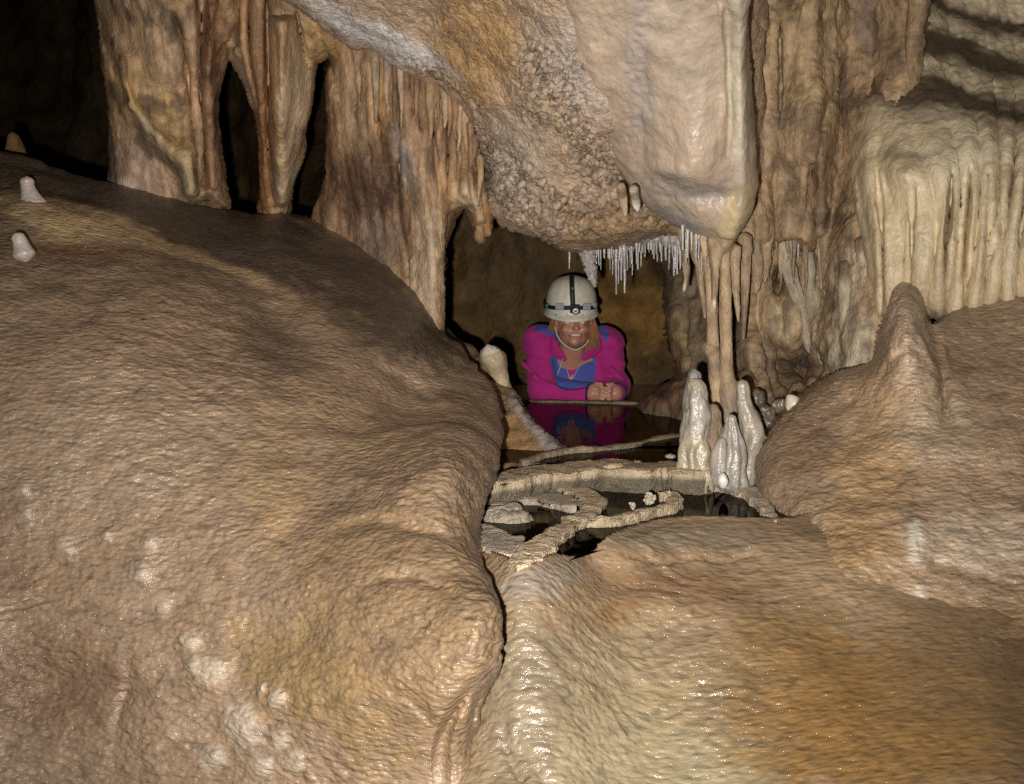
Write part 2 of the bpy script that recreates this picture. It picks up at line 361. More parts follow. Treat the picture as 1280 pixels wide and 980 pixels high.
def ground():
    pts = []
    def add(u, v, Y): q = P(u, v, Y); pts.append((q[0], q[1], q[2]))
    for (u, v) in RIM[1:]:
        q = PZ(u, v, Z3 + 0.007); pts.append(tuple(q))
    for u, rows in ((650, [(750, 1.53), (800, 1.475), (870, 1.41), (960, 1.325), (1120, 1.17)]), (760, [(720, 1.73), (780, 1.625), (860, 1.52), (960, 1.39), (1120, 1.22)]),
                    (900, [(700, 1.82), (760, 1.69), (850, 1.55), (960, 1.41), (1120, 1.22)]), (1060, [(720, 1.76), (800, 1.62), (960, 1.36), (1120, 1.15)]),
                    (1240, [(760, 1.68), (850, 1.5), (960, 1.32), (1120, 1.12)]), (1500, [(760, 1.6), (960, 1.3)]), (560, [(800, 1.60), (960, 1.44)])):
        for v, Y in rows: add(u, v, Y)
    pts = np.array(pts); GPTS.append(pts)
    xs = np.arange(-1.3, 1.6, 0.0042); ys = np.concatenate([np.arange(0.75, 2.3, 0.0042), np.arange(2.3, 4.9, 0.02)])
    X, Y = np.meshgrid(xs, ys, indexing='ij'); Xf, Yf = X.ravel(), Y.ravel()
    z = tps([(a, b, c) for a, b, c in pts], Xf, Yf, 1.0, clip=False)
    rim = catmull([tuple(PZ(u, v, Z3)[:2]) for u, v in RIM], 6, False)
    pool = np.vstack([rim, [(0.9, 2.1), (0.9, 5.5), (-0.8, 5.5), (-0.8, 1.7)]])
    d, _, _, _, ins = polydist(Xf, Yf, pool)
    z = np.where(ins, Z3 - 0.012 - 0.09 * sstep(0, 0.10, d), np.maximum(z, -1.2))
    z = z + np.where(~ins, 0.0035 * np.exp(-(d / 0.012) ** 2), 0)
    z = np.where(Yf > 2.62, Z1 - 0.16, z); z = np.where(Yf > 4.03, Z1 + 0.002, z)
    u_px = CX + FPX * Xf / (Yf * math.cos(PITCH) - z * math.sin(PITCH)); z = z - 0.45 * sstep(585, 505, u_px) * (Yf < 2.6)
    p = np.stack([Xf, Yf, z], -1)
    f = np.stack([a.ravel() for a in (np.arange(len(xs) - 1)[:, None] * len(ys) + np.arange(len(ys) - 1)[None], (np.arange(len(xs) - 1)[:, None] + 1) * len(ys) + np.arange(len(ys) - 1)[None],
         (np.arange(len(xs) - 1)[:, None] + 1) * len(ys) + np.arange(len(ys) - 1)[None] + 1, np.arange(len(xs) - 1)[:, None] * len(ys) + np.arange(len(ys) - 1)[None] + 1)], -1)
    # pixel position of each point, for the stains
    ca, sa = math.cos(PITCH), math.sin(PITCH)
    dz = p[:, 1] * ca - p[:, 2] * sa; u = CX + FPX * p[:, 0] / dz; v = CY - FPX * (p[:, 1] * sa + p[:, 2] * ca) / dz
    fore = sstep(0, 0.03, np.where(ins, 0, d))
    # micro-gours: small steps running across the slope
    rip = (1 - 1.6 * np.abs(perlin(np.stack([Xf * 9 + 0.6 * fbm(p, 6, 2, 2), Yf * 34 + 2.2 * fbm(p, (5, 5, 5), 2, 1), z * 0], -1))))
    rip2 = (1 - 1.6 * np.abs(perlin(np.stack([Xf * 22, Yf * 75 + 2.0 * fbm(p, 9, 2, 6), z * 0 + 4], -1))))
    m1 = blob(u, v, 770, 800, 170, 110, 10) + 0.5 * blob(u, v, 820, 720, 150, 50)
    z2 = z + fore * (0.0065 * rip * np.clip(m1 * 1.2 + 0.05, 0, 1) * sstep(0, 0.06, d) + 0.0014 * rip2 * (0.6 + 0.8 * fbm(p, 5, 2, 16)) + 0.008 * fbm(p, 4.5, 3, 12) * sstep(0, 0.12, d) + 0.0012 * fbm(p, 60, 3, 15))
    z2 = z2 + fore * (-0.009 * groove(u, v, [(775, 700), (800, 700), (825, 706), (860, 702), (905, 702), (930, 694), (955, 696)], 2.6) + 0.010 * blob(u, v, 860, 682, 105, 22)
                      + 0.018 * blob(u, v, 810, 765, 60, 22) - 0.02 * blob(u, v, 640, 930, 40, 60) + 0.004 * blob(u, v, 700, 880, 60, 60)
                      - 0.012 * groove(u, v, [(626, 890), (640, 930), (660, 965)], 6) - 0.008 * groove(u, v, [(640, 905), (668, 945), (690, 990)], 5))
    vo, _ = voronoi(p, 45, 3); z2 = z2 + fore * 0.0012 * (0.5 - vo)
    p[:, 2] = z2
    def ex(pos, uu, vv, c):
        k = sstep(0.1, 0.9, rip) * np.clip(m1, 0, 1) * 0.25
        return c * (1 + k[:, None])
    col = 0.62 * colorize(p, u, v, TAN, [(760, 860, 230, 70, 5, (0.40, 0.31, 0.19), 0.9), (820, 960, 190, 60, 0, (0.44, 0.36, 0.22), 1.0), (660, 870, 60, 120, 0, (0.29, 0.225, 0.145), 1.0),
        (980, 860, 110, 120, -35, (0.27, 0.165, 0.07), 0.9), (1130, 900, 170, 110, 0, (0.30, 0.165, 0.055), 0.95), (1075, 735, 130, 30, 22, (0.50, 0.345, 0.205), 0.9), (1225, 785, 110, 42, 16, (0.36, 0.235, 0.125), 0.85), (1210, 830, 110, 80, 20, (0.26, 0.16, 0.075), 0.7), (850, 740, 120, 28, 5, (0.27, 0.16, 0.085), 0.9),
        (780, 775, 45, 16, -10, (0.27, 0.15, 0.07), 0.8), (860, 675, 110, 18, 0, (0.33, 0.26, 0.18), 0.8), (850, 815, 90, 40, 20, (0.30, 0.22, 0.13), 0.7), (1290, 870, 50, 170, -15, (0.14, 0.085, 0.04), 0.6), (680, 730, 60, 25, -20, (0.36, 0.30, 0.24), .8)], seed=11, big=0.16, extra=ex)
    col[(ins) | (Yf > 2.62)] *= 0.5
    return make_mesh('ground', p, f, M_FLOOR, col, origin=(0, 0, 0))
tag(ground(), kind='structure')

def floor_depth(u, v):
    """distance at which the line of sight through a pixel would meet the foreground floor (coarse lookup, then interpolated)"""
    gu = np.arange(900, 1761, 20.0); gv = np.arange(560, 1141, 20.0); U, V = np.meshgrid(gu, gv, indexing='ij')
    lo = np.full(U.size, 0.9); hi = np.full(U.size, 3.2); ctl = [tuple(q) for q in GPTS[0]]
    for _ in range(16):
        m = (lo + hi) / 2; p = P(U.ravel(), V.ravel(), m)
        above = p[:, 2] > tps(ctl, p[:, 0], p[:, 1], 1.0, clip=False)
        lo = np.where(above, m, lo); hi = np.where(above, hi, m)
    D = ((lo + hi) / 2).reshape(U.shape)
    a = np.clip((u - gu[0]) / 20, 0, len(gu) - 1.001); b = np.clip((v - gv[0]) / 20, 0, len(gv) - 1.001); i = a.astype(int); j = b.astype(int); a -= i; b -= j
    return D[i, j] * (1 - a) * (1 - b) + D[i + 1, j] * a * (1 - b) + D[i, j + 1] * (1 - a) * b + D[i + 1, j + 1] * a * b
def water(name, z, poly_world):
    m = bpy.data.materials.get('pool_water')
    if m is None:
        m = bpy.data.materials.new('pool_water'); m.use_nodes = True; nt = m.node_tree; nt.nodes.clear(); L = nt.links.new
        o = NN(nt, 'ShaderNodeOutputMaterial'); mx = NN(nt, 'ShaderNodeMixShader'); tr = NN(nt, 'ShaderNodeBsdfTransparent'); gl = NN(nt, 'ShaderNodeBsdfGlossy'); fr = NN(nt, 'ShaderNodeFresnel')
        tr.inputs[0].default_value = (0.26, 0.20, 0.13, 1); gl.inputs['Roughness'].default_value = 0.055; gl.inputs['Color'].default_value = (0.36, 0.33, 0.28, 1); fr.inputs['IOR'].default_value = 1.333
        g = NN(nt, 'ShaderNodeNewGeometry'); n = NN(nt, 'ShaderNodeTexNoise'); n.inputs['Scale'].default_value = 9; n.inputs['Detail'].default_value = 2
        bp = NN(nt, 'ShaderNodeBump'); bp.inputs['Strength'].default_value = 0.4; bp.inputs['Distance'].default_value = 0.003
        L(g.outputs['Position'], n.inputs['Vector']); L(n.outputs[0], bp.inputs['Height']); L(bp.outputs[0], gl.inputs['Normal']); L(bp.outputs[0], fr.inputs['Normal'])
        L(fr.outputs[0], mx.inputs[0]); L(tr.outputs[0], mx.inputs[1]); L(gl.outputs[0], mx.inputs[2]); L(mx.outputs[0], o.inputs[0])
    me = bpy.data.meshes.new(name); me.from_pydata([(x, y, z) for x, y in poly_world], [], [list(range(len(poly_world)))]); me.materials.append(m)
    o = bpy.data.objects.new(name, me); link(o); return tag(o, kind='structure')
rimw = [tuple(PZ(u, v + 4, Z3)[:2]) for u, v in RIM]
water('water', Z3, [q for q in rimw] + [(0.72, 2.50), tuple(PZ(590, 599, Z3)[:2])])
water('water', Z2, [(-0.4, 2.45), (0.8, 2.45), (0.8, 2.76), (-0.4, 2.76)])
water('water', Z1, [(-0.5, 2.73), (0.9, 2.73), (0.9, 4.06), (-0.5, 4.06)])

#==CEILING==
def ceiling():
    out = [(300, -420), (345, -60), (364, 2), (420, 36), (470, 62), (520, 96), (556, 118), (585, 156), (594, 190), (604, 232), (618, 272), (640, 288), (676, 297), (700, 305), (722, 316), (745, 310), (800, 302), (848, 292), (900, 318), (930, 300), (950, 262), (955, 150), (958, 0), (985, -420)]
    ctrl = [(300, -400, 1.6), (360, 0, 2.65), (470, 60, 2.72), (590, 150, 2.78), (640, 280, 2.85), (720, 310, 2.85), (850, 290, 2.8), (760, 150, 2.45), (620, 60, 2.5), (700, 0, 2.25), (700, -400, 1.3), (900, 0, 2.5), (900, 200, 2.75), (1050, 150, 2.95), (1050, 280, 2.95), (1050, 0, 2.8), (1000, -400, 1.6)]
    def pop(u, v, p):
        w = fbm(p, 6, 3, 33)
        m = blob(u, v, 660, 225, 55, 22, 52) + blob(u, v, 720, 270, 60, 25, 20) + blob(u, v, 720, 175, 100, 28, 50) * .9 + blob(u, v, 640, 250, 40, 30, 40) + 0.8 * blob(u, v, 545, 95, 70, 10, 33) + 0.6 * blob(u, v, 600, 180, 14, 60) + 0.7 * blob(u, v, 800, 260, 60, 20, 30) + 0.5 * blob(u, v, 970, 190, 40, 50) + .8 * blob(u, v, 690, 100, 80, 26, 60) + .7 * blob(u, v, 790, 170, 18, 90, 0) + .5 * blob(u, v, 740, 60, 40, 50)
        return sstep(0.25, 0.8, m + 0.45 * w)
    def dp(p, u, v):
        f1, f2 = voronoi(p + 0.006 * np.stack([fbm(p, 30, 2, 1), fbm(p, 30, 2, 2), fbm(p, 30, 2, 3)], -1), 60, 2)
        g1, _ = voronoi(p, 26, 5)
        m = pop(u, v, p)
        return 0.030 * fbm(p, 3.5, 3, 20) + 0.007 * fbm(p, 13, 3, 21) + m * (0.013 * (np.sqrt(np.clip(1 - (f1 / 0.62) ** 2, 0, 1)) - 0.4) + 0.006 * (0.5 - g1)) + 0.003 * (0.5 - f1) + 0.0022 * fbm(p, 48, 3, 22) + 0.0012 * fbm(p, 130, 2, 24) + 0.02 * blob(u, v, 740, 210, 70, 9, 40)
    def ex(pos, u, v, c):
        m = pop(u, v, pos); f1, f2 = voronoi(pos + 0.006 * np.stack([fbm(pos, 30, 2, 1), fbm(pos, 30, 2, 2), fbm(pos, 30, 2, 3)], -1), 60, 2)
        w = fbm(pos, 40, 3, 40)
        k = m * np.clip(-0.05 + 0.6 * sstep(0.32, 0.04, f2 - f1) + 0.6 * w, 0, 0.85)
        return c * (1 - k[:, None]) + np.array((0.10, 0.075, 0.06)) * k[:, None]
    def cf(p, u, v): return colorize(p, u, v, (0.46, 0.33, 0.225), [(598, 62, 62, 72, -20, (0.44, 0.265, 0.11), 0.85), (540, 150, 50, 15, 45, (0.36, 0.21, 0.09), .8), (700, 60, 60, 60, 0, (0.42, 0.32, 0.23), 0.7), (470, 45, 100, 13, 28, (0.62, 0.58, 0.55), 0.95), (700, 160, 110, 20, 48, (0.46, 0.34, 0.22), 0.8), (750, 60, 70, 90, 0, (0.42, 0.35, 0.29), 0.8), (640, 200, 40, 60, 0, (0.44, 0.36, 0.28), .7), (790, 280, 90, 22, 5, (0.36, 0.235, 0.12), 0.9), (740, 300, 60, 14, 0, (0.30, 0.19, 0.09), .8),
            (990, 120, 50, 120, 0, (0.36, 0.25, 0.14), 0.9), (980, 290, 50, 20, 0, (0.30, 0.17, 0.09), 0.9), (1030, 110, 25, 40, 0, (0.2, 0.14, 0.09), .7), (960, 210, 30, 30, 0, (0.40, 0.31, 0.21), .8)], mott=0.35, mott_s=(12, 12, 12), mott_c=(0.19, 0.15, 0.12), seed=21, big=0.2, extra=ex)
    return formation('ceiling', out, ctrl, 26, 0.10, 0.55, M_DRY, step=1.5, disp_fn=dp, col_fn=cf, jag=2.0)
tag(ceiling(), kind='structure')

#==FORMATIONS==
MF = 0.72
def left_mound():
    out = [(-500, 120), (-200, 165), (0, 190), (60, 207), (140, 226), (230, 250), (300, 264), (400, 278), (470, 314), (512, 350), (552, 406), (584, 443), (612, 482), (627, 520), (627, 560), (612, 602), (601, 640), (602, 672), (619, 712), (632, 752), (637, 792), (629, 838), (606, 880), (598, 930), (606, 1000), (590, 1350), (-500, 1350)]
    ctrl = [(-400, 1200, 1.35), (-400, 600, 1.7), (-400, 200, 2.9), (0, 960, 1.60), (300, 960, 1.50), (560, 960, 1.35), (600, 880, 1.31), (300, 1250, 1.3), (600, 1250, 1.15), (0, 650, 1.76), (300, 650, 1.70), (560, 720, 1.48), (560, 560, 1.82), (0, 420, 2.02), (200, 450, 2.06), (400, 490, 2.12), (520, 510, 2.22), (0, 320, 2.25), (200, 370, 2.28), (400, 420, 2.36), (500, 440, 2.42), (0, 225, 2.75), (200, 270, 2.80), (400, 310, 2.85), (480, 350, 2.78), (560, 440, 2.55), (600, 520, 2.2), (600, 620, 1.70), (615, 760, 1.32)]
    def dfn(u, v, F):
        o = -0.05 * blob(u, v, 500, 740, 120, 90) - 0.04 * blob(u, v, 430, 880, 110, 70) - 0.03 * blob(u, v, 540, 850, 60, 60) - 0.03 * blob(u, v, 520, 600, 90, 60)
        o += 0.018 * groove(u, v, [(380, 668), (430, 655), (490, 652), (550, 668), (590, 700)], 10, taper=.45) + 0.012 * groove(u, v, [(430, 730), (490, 722), (545, 732), (585, 760)], 8, taper=.45)
        o += 0.03 * groove(u, v, [(548, 1000), (552, 930), (575, 880), (600, 850)], 6, taper=.4) + 0.012 * groove(u, v, [(470, 860), (520, 880), (552, 925)], 8, taper=.5) + 0.02 * groove(u, v, [(606, 850), (590, 900), (600, 960)], 5, taper=.4)
        o += 0.012 * groove(u, v, [(135, 1000), (150, 900), (165, 850), (160, 790)], 9, taper=.5) + 0.02 * blob(u, v, 80, 860, 70, 50)
        o += 0.010 * groove(u, v, [(-60, 772), (20, 758), (50, 750), (85, 748)], 3, taper=.5)
        o += -0.05 * blob(u, v, 60, 275, 90, 22, 14) + 0.05 * groove(u, v, [(180, 300), (280, 340), (340, 400), (420, 440)], 26, taper=.3) - 0.03 * blob(u, v, 330, 300, 22, 60, -35)
        o += 0.02 * groove(u, v, [(440, 450), (520, 480), (590, 560)], 8, taper=.4)
        for (a, b, r) in WHITE_SPOTS: o += -0.010 * blob(u, v, a, b, r * .95, r * 1.15)
        return o
    def dp(p, u, v):
        q = np.stack([p[:, 0] + 0.25 * p[:, 2], p[:, 1], p[:, 2] + 0.12 * p[:, 0] + 0.02 * fbm(p, 6, 2, 51)], -1)
        sh = 1 - 1.8 * np.abs(perlin(q * (16, 20, 58)))         # little shingles running across the slope
        sh2 = 1 - 1.8 * np.abs(perlin(q * (34, 40, 120) + 7))
        f1, _ = voronoi(q, (38, 40, 62), 8)
        a = 0.25 + 1.2 * sstep(-0.3, 0.5, fbm(p, 2.5, 2, 55))
        smooth = 1 - 0.6 * blob(u, v, 330, 760, 160, 200)
        return 0.018 * fbm(p, 3, 3, 50) + 0.003 * fbm(p, 12, 3, 52) + a * smooth * (0.0016 * np.clip(sh, -1, 1) + 0.0012 * sh2) + 0.0020 * (0.5 - f1) * a + 0.0011 * fbm(p, 90, 2, 56)
    def ex(pos, u, v, c):
        w = fbm(pos, 30, 3, 60)
        for (a, b, r) in WHITE_SPOTS:
            k = sstep(0.12, 0.8, blob(u, v, a, b, r * 1.0, r * 1.15) + 0.1 * w) * (0.75 if b > 780 else 0.5)
            c = c * (1 - k[:, None]) + np.array((0.56, 0.46, 0.35)) * k[:, None]
        return c
    def cf(p, u, v): return MF * colorize(p, u, v, (0.355, 0.243, 0.157), [(300, 300, 280, 62, 18, (0.08, 0.054, 0.04), 0.97), (480, 390, 120, 55, 38, (0.085, 0.058, 0.041), 0.97), (340, 430, 60, 40, 40, (0.16, 0.11, 0.075), .7), (60, 230, 160, 25, 10, (0.12, 0.085, 0.06), 0.8), (90, 275, 120, 22, 14, (0.72, 0.52, 0.28), 1.0), (240, 322, 170, 10, 20, (0.5, 0.35, 0.19), .9), (110, 310, 90, 8, 5, (0.26, 0.12, 0.05), 0.7),  # upper slope: grazing-light shade put into the colour, together with brown mud
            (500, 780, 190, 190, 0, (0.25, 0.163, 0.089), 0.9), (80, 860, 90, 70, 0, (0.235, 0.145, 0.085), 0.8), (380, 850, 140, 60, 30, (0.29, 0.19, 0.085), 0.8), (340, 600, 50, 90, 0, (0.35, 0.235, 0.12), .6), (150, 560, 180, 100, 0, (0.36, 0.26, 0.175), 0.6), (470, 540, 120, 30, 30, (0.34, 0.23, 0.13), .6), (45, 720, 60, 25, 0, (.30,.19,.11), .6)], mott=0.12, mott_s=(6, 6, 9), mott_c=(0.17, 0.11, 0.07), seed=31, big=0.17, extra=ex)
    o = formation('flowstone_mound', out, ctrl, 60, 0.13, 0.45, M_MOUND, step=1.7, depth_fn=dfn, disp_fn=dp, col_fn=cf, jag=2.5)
    return tag(o, 'huge rounded tan flowstone mound filling the lower left, rippled, with pale spots', 'flowstone mound')
WHITE_SPOTS = [(80, 683, 13), (30, 610, 9), (34, 640, 8), (132, 668, 8), (188, 676, 10), (177, 715, 13), (200, 755, 13), (240, 802, 11), (268, 838, 17), (245, 832, 10), (298, 898, 22), (312, 915, 20), (346, 872, 11), (325, 860, 7), (268, 945, 14), (350, 925, 11), (372, 950, 11), (330, 955, 12)]
left_mound()

def right_mound():
    out = [(958, 640), (946, 612), (944, 590), (952, 560), (966, 530), (990, 505), (1020, 482), (1050, 468), (1085, 455), (1098, 430), (1108, 395), (1114, 370), (1124, 359), (1138, 357), (1150, 365), (1160, 392), (1168, 402), (1200, 378), (1240, 370), (1280, 362), (1500, 330), (1700, 340), (1700, 1100), (1400, 1100), (1300, 1040), (1180, 930), (1080, 830), (1000, 740), (962, 690)]
    ctrl = [(960, 640, 2.10), (1000, 640, 2.03), (1000, 560, 2.22), (1060, 500, 2.32), (1060, 680, 1.90), (1060, 600, 2.05), (1130, 420, 2.32), (1130, 500, 2.22), (1130, 600, 2.02), (1130, 700, 1.80), (1200, 420, 2.36), (1240, 500, 2.15), (1280, 380, 2.4), (1280, 600, 1.95), (1280, 740, 1.74), (1200, 740, 1.755), (1200, 860, 1.75), (1300, 960, 1.62), (1110, 770, 1.80), (1030, 715, 1.89), (1080, 820, 1.88), (1180, 920, 1.75), (990, 730, 2.02), (1600, 400, 2.3), (1600, 700, 1.7), (1600, 1000, 1.5)]
    def dfn(u, v, F):
        o = -0.10 * blob(u, v, 1135, 400, 28, 50) - 0.06 * blob(u, v, 1140, 480, 50, 60) - 0.02 * blob(u, v, 1146, 670, 12, 26) - 0.012 * blob(u, v, 1152, 737, 10, 14)
        o += 0.03 * groove(u, v, [(1165, 395), (1172, 440), (1180, 500), (1185, 540)], 9, taper=.2) + 0.015 * groove(u, v, [(1110, 470), (1125, 440), (1150, 440), (1160, 470)], 5, taper=.3)
        o += 0.02 * groove(u, v, [(1160, 700), (1200, 712), (1240, 725), (1290, 745)], 9, taper=.1) + 0.03 * groove(u, v, [(1205, 740), (1225, 800), (1262, 880), (1290, 960)], 12, taper=.1)
        ff = floor_depth(u, v); far = sstep(0, 170, (v - 700) - 0.25 * (u - 1040)) * 0.035
        k = 0.16; a = F + o + 0.05 * sstep(640, 760, v); b = ff + far - 0.004
        h = np.clip(0.5 + 0.5 * (b - a) / k, 0, 1); sm = b * (1 - h) + a * h - k * h * (1 - h)
        wgt = sstep(600, 650, v) * sstep(955, 1070, u)
        return (sm - F) * wgt + o * (1 - wgt)
    def dp(p, u, v):
        q = np.stack([p[:, 0], p[:, 1], p[:, 2] + 0.02 * fbm(p, 6, 2, 71)], -1)
        sh = 1 - 1.8 * np.abs(perlin(q * (30, 30, 62)))
        f1, _ = voronoi(q, (48, 40, 44), 18)
        return 0.018 * fbm(p, 3.5, 3, 70) + 0.004 * fbm(p, 13, 3, 72) + 0.0010 * np.clip(sh, -1, 1) + 0.0018 * (0.5 - f1) + 0.0010 * fbm(p, 90, 2, 76) + 0.002 * fbm(p, (30, 30, 9), 3, 77)
    def cf(p, u, v): return colorize(p, u, v, (0.345, 0.24, 0.15), [(1000, 560, 50, 90, 25, (0.22, 0.145, 0.09), 0.9), (1090, 600, 50, 110, 10, (0.37, 0.235, 0.12), 0.8), (1200, 430, 80, 50, 0, (0.28, 0.19, 0.125), 0.7), (1250, 560, 70, 120, 0, (0.31, 0.21, 0.135), 0.8), (1180, 540, 60, 40, 0, (0.36, 0.28, 0.19), 0.7), (1220, 680, 90, 40, 10, (0.42, 0.33, 0.24), 0.8), (1146, 672, 11, 32, 0, (0.52, 0.46, 0.37), 1.0), (1152, 740, 12, 14, 0, (0.5, 0.42, 0.33), 0.9),
            (1138, 410, 34, 60, 0, (0.46, 0.335, 0.235), 0.9), (1190, 800, 60, 60, 0, (0.26, 0.16, 0.075), 0.9), (1270, 850, 40, 90, -15, (0.12, 0.075, 0.035), 0.9), (1250, 770, 60, 25, 20, (0.19, 0.12, 0.06), .9), (1060, 690, 60, 30, 0, (0.30, 0.19, 0.09), 0.8)], mott=0.18, mott_s=(7, 7, 4), mott_c=(0.18, 0.115, 0.07), seed=41, big=0.16)
    o = formation('flowstone_mound', out, ctrl, 30, 0.09, 0.6, M_MOUND, step=1.8, depth_fn=dfn, disp_fn=dp, col_fn=cf, jag=0.8)
    return tag(o, 'tan flowstone mound sloping down right of the pools, with a blunt stalagmite on top', 'flowstone mound')
right_mound()

def broad_column():
    out = [(90, -200), (112, -40), (117, 0), (124, 50), (131, 105), (137, 150), (138, 205), (140, 240), (175, 262), (215, 268), (250, 262), (285, 262), (283, 235), (276, 190), (273, 150), (273, 110), (281, 78), (290, 68), (297, 80), (303, 40), (310, -200)]
    ctrl = [(120, 0, 2.95), (200, 0, 2.85), (290, 0, 2.85), (140, 240, 3.08), (200, 240, 3.08), (260, 240, 3.08), (280, 100, 2.97), (120, -200, 2.7), (300, -200, 2.6)]
    def dfn(u, v, F):
        o = -0.06 * groove(u, v, [(150, 60), (160, 120), (185, 160), (215, 190), (235, 220), (240, 250)], 12, taper=.1)
        o += -0.05 * groove(u, v, [(238, 190), (243, 220), (240, 255)], 14, taper=0) + 0.05 * groove(u, v, [(215, 10), (228, 50), (236, 100), (240, 150), (246, 200), (252, 250)], 5, taper=.1)
        o += 0.03 * groove(u, v, [(120, 10), (135, 60), (150, 110), (160, 130)], 4, taper=.2) + 0.06 * groove(u, v, [(252, -40), (252, 40), (250, 110), (255, 170), (256, 240)], 5, taper=0.05)
        o += -0.04 * blob(u, v, 190, 90, 40, 60) - 0.03 * groove(u, v, [(265, -100), (264, 0), (262, 100), (266, 230)], 6, taper=0)
        return o
    def dp(p, u, v): return 0.012 * fbm(p, (6, 6, 3), 3, 80) + 0.004 * fbm(p, 18, 3, 81) + 0.003 * flutes(p, 0.045, 82) + 0.0015 * fbm(p, 60, 3, 83)
    def cf(p, u, v): return colorize(p, u, v, (0.40, 0.255, 0.145), [(180, 110, 35, 50, -20, (0.45, 0.29, 0.12), 0.8), (210, 160, 30, 60, -20, (0.42, 0.27, 0.12), .7), (200, 60, 40, 60, 0, (0.44, 0.30, 0.19), 0.6), (262, 120, 12, 160, 0, (0.26, 0.14, 0.075), 0.85), (270, 30, 20, 50, 0, (0.22, 0.11, 0.06), .8), (170, 215, 40, 40, 0, (0.36, 0.245, 0.175), 0.8), (240, 225, 14, 40, 0, (0.46, 0.36, 0.2), 0.9), (195, 175, 40, 8, 55, (0.47, 0.38, 0.25), 0.9), (150, 235, 20, 10, 0, (0.5, .42, .36), .7)], mott=0.7, mott_s=(11, 11, 9), mott_c=(0.085, 0.055, 0.042), seed=51, streak=0.42, big=0.2)
    o = formation('cave_column', out, ctrl, 26, 0.14, 0.35, M_FLUTE, step=1.6, depth_fn=dfn, disp_fn=dp, col_fn=cf, jag=1.5)
    return tag(o, 'broad pinkish tan column with dark mottling, beside the black opening at far left', 'cave column', group='columns along the top of the left mound')
broad_column()

def hanging_column():
    out = [(286, -200), (284, 20), (284, 70), (292, 78), (305, 105), (318, 145), (326, 180), (327, 220), (325, 250), (326, 272), (350, 284), (362, 270), (368, 240), (378, 190), (388, 130), (391, 88), (398, 76), (414, 68), (424, 60), (436, -200)]
    ctrl = [(290, 0, 2.85), (420, 0, 2.75), (340, 100, 2.85), (340, 250, 3.14), (360, 180, 2.98), (400, 60, 2.9), (290, -200, 2.6), (430, -200, 2.5)]
    def dfn(u, v, F):
        o = -0.09 * groove(u, v, [(352, 20), (352, 100), (352, 180), (355, 260)], 14, taper=.05) + 0.09 * groove(u, v, [(333, -20), (336, 80), (335, 150), (338, 210), (345, 262)], 5, taper=.02)
        o += 0.05 * groove(u, v, [(370, 10), (378, 60), (385, 90)], 5, taper=.1) + 0.05 * groove(u, v, [(300, -20), (290, 40), (292, 60)], 5, taper=.1) + 0.03 * groove(u, v, [(310, -60), (312, 60), (325, 140)], 4, taper=.1)
        return o
    def dp(p, u, v): return 0.010 * fbm(p, (7, 7, 3), 3, 90) + 0.006 * flutes(p, 0.05, 92) + 0.0015 * fbm(p, 60, 3, 93)
    def cf(p, u, v): return colorize(p, u, v, (0.37, 0.22, 0.11), [(368, 130, 18, 140, 6, (0.50, 0.38, 0.25), 0.95), (325, 60, 16, 120, 0, (0.26, 0.14, 0.07), 0.85), (331, 200, 7, 80, 0, (0.30, 0.14, 0.05), .9), (300, 90, 8, 60, -15, (0.42, 0.32, 0.2), .8), (355, 20, 30, 30, 0, (0.30, 0.2, 0.12), 0.6), (400, 50, 22, 30, 0, (0.40, 0.26, 0.12), .8)], mott=0.35, mott_s=(18, 18, 6), mott_c=(0.2, 0.12, 0.07), seed=61, streak=0.42, big=0.15)
    o = formation('cave_column', out, ctrl, 22, 0.13, 0.22, M_FLUTE, step=1.5, depth_fn=dfn, disp_fn=dp, col_fn=cf, jag=1.5)
    return tag(o, 'narrow tapering column with a cream blade, standing between two pointed dark openings', 'cave column', group='columns along the top of the left mound')
hanging_column()

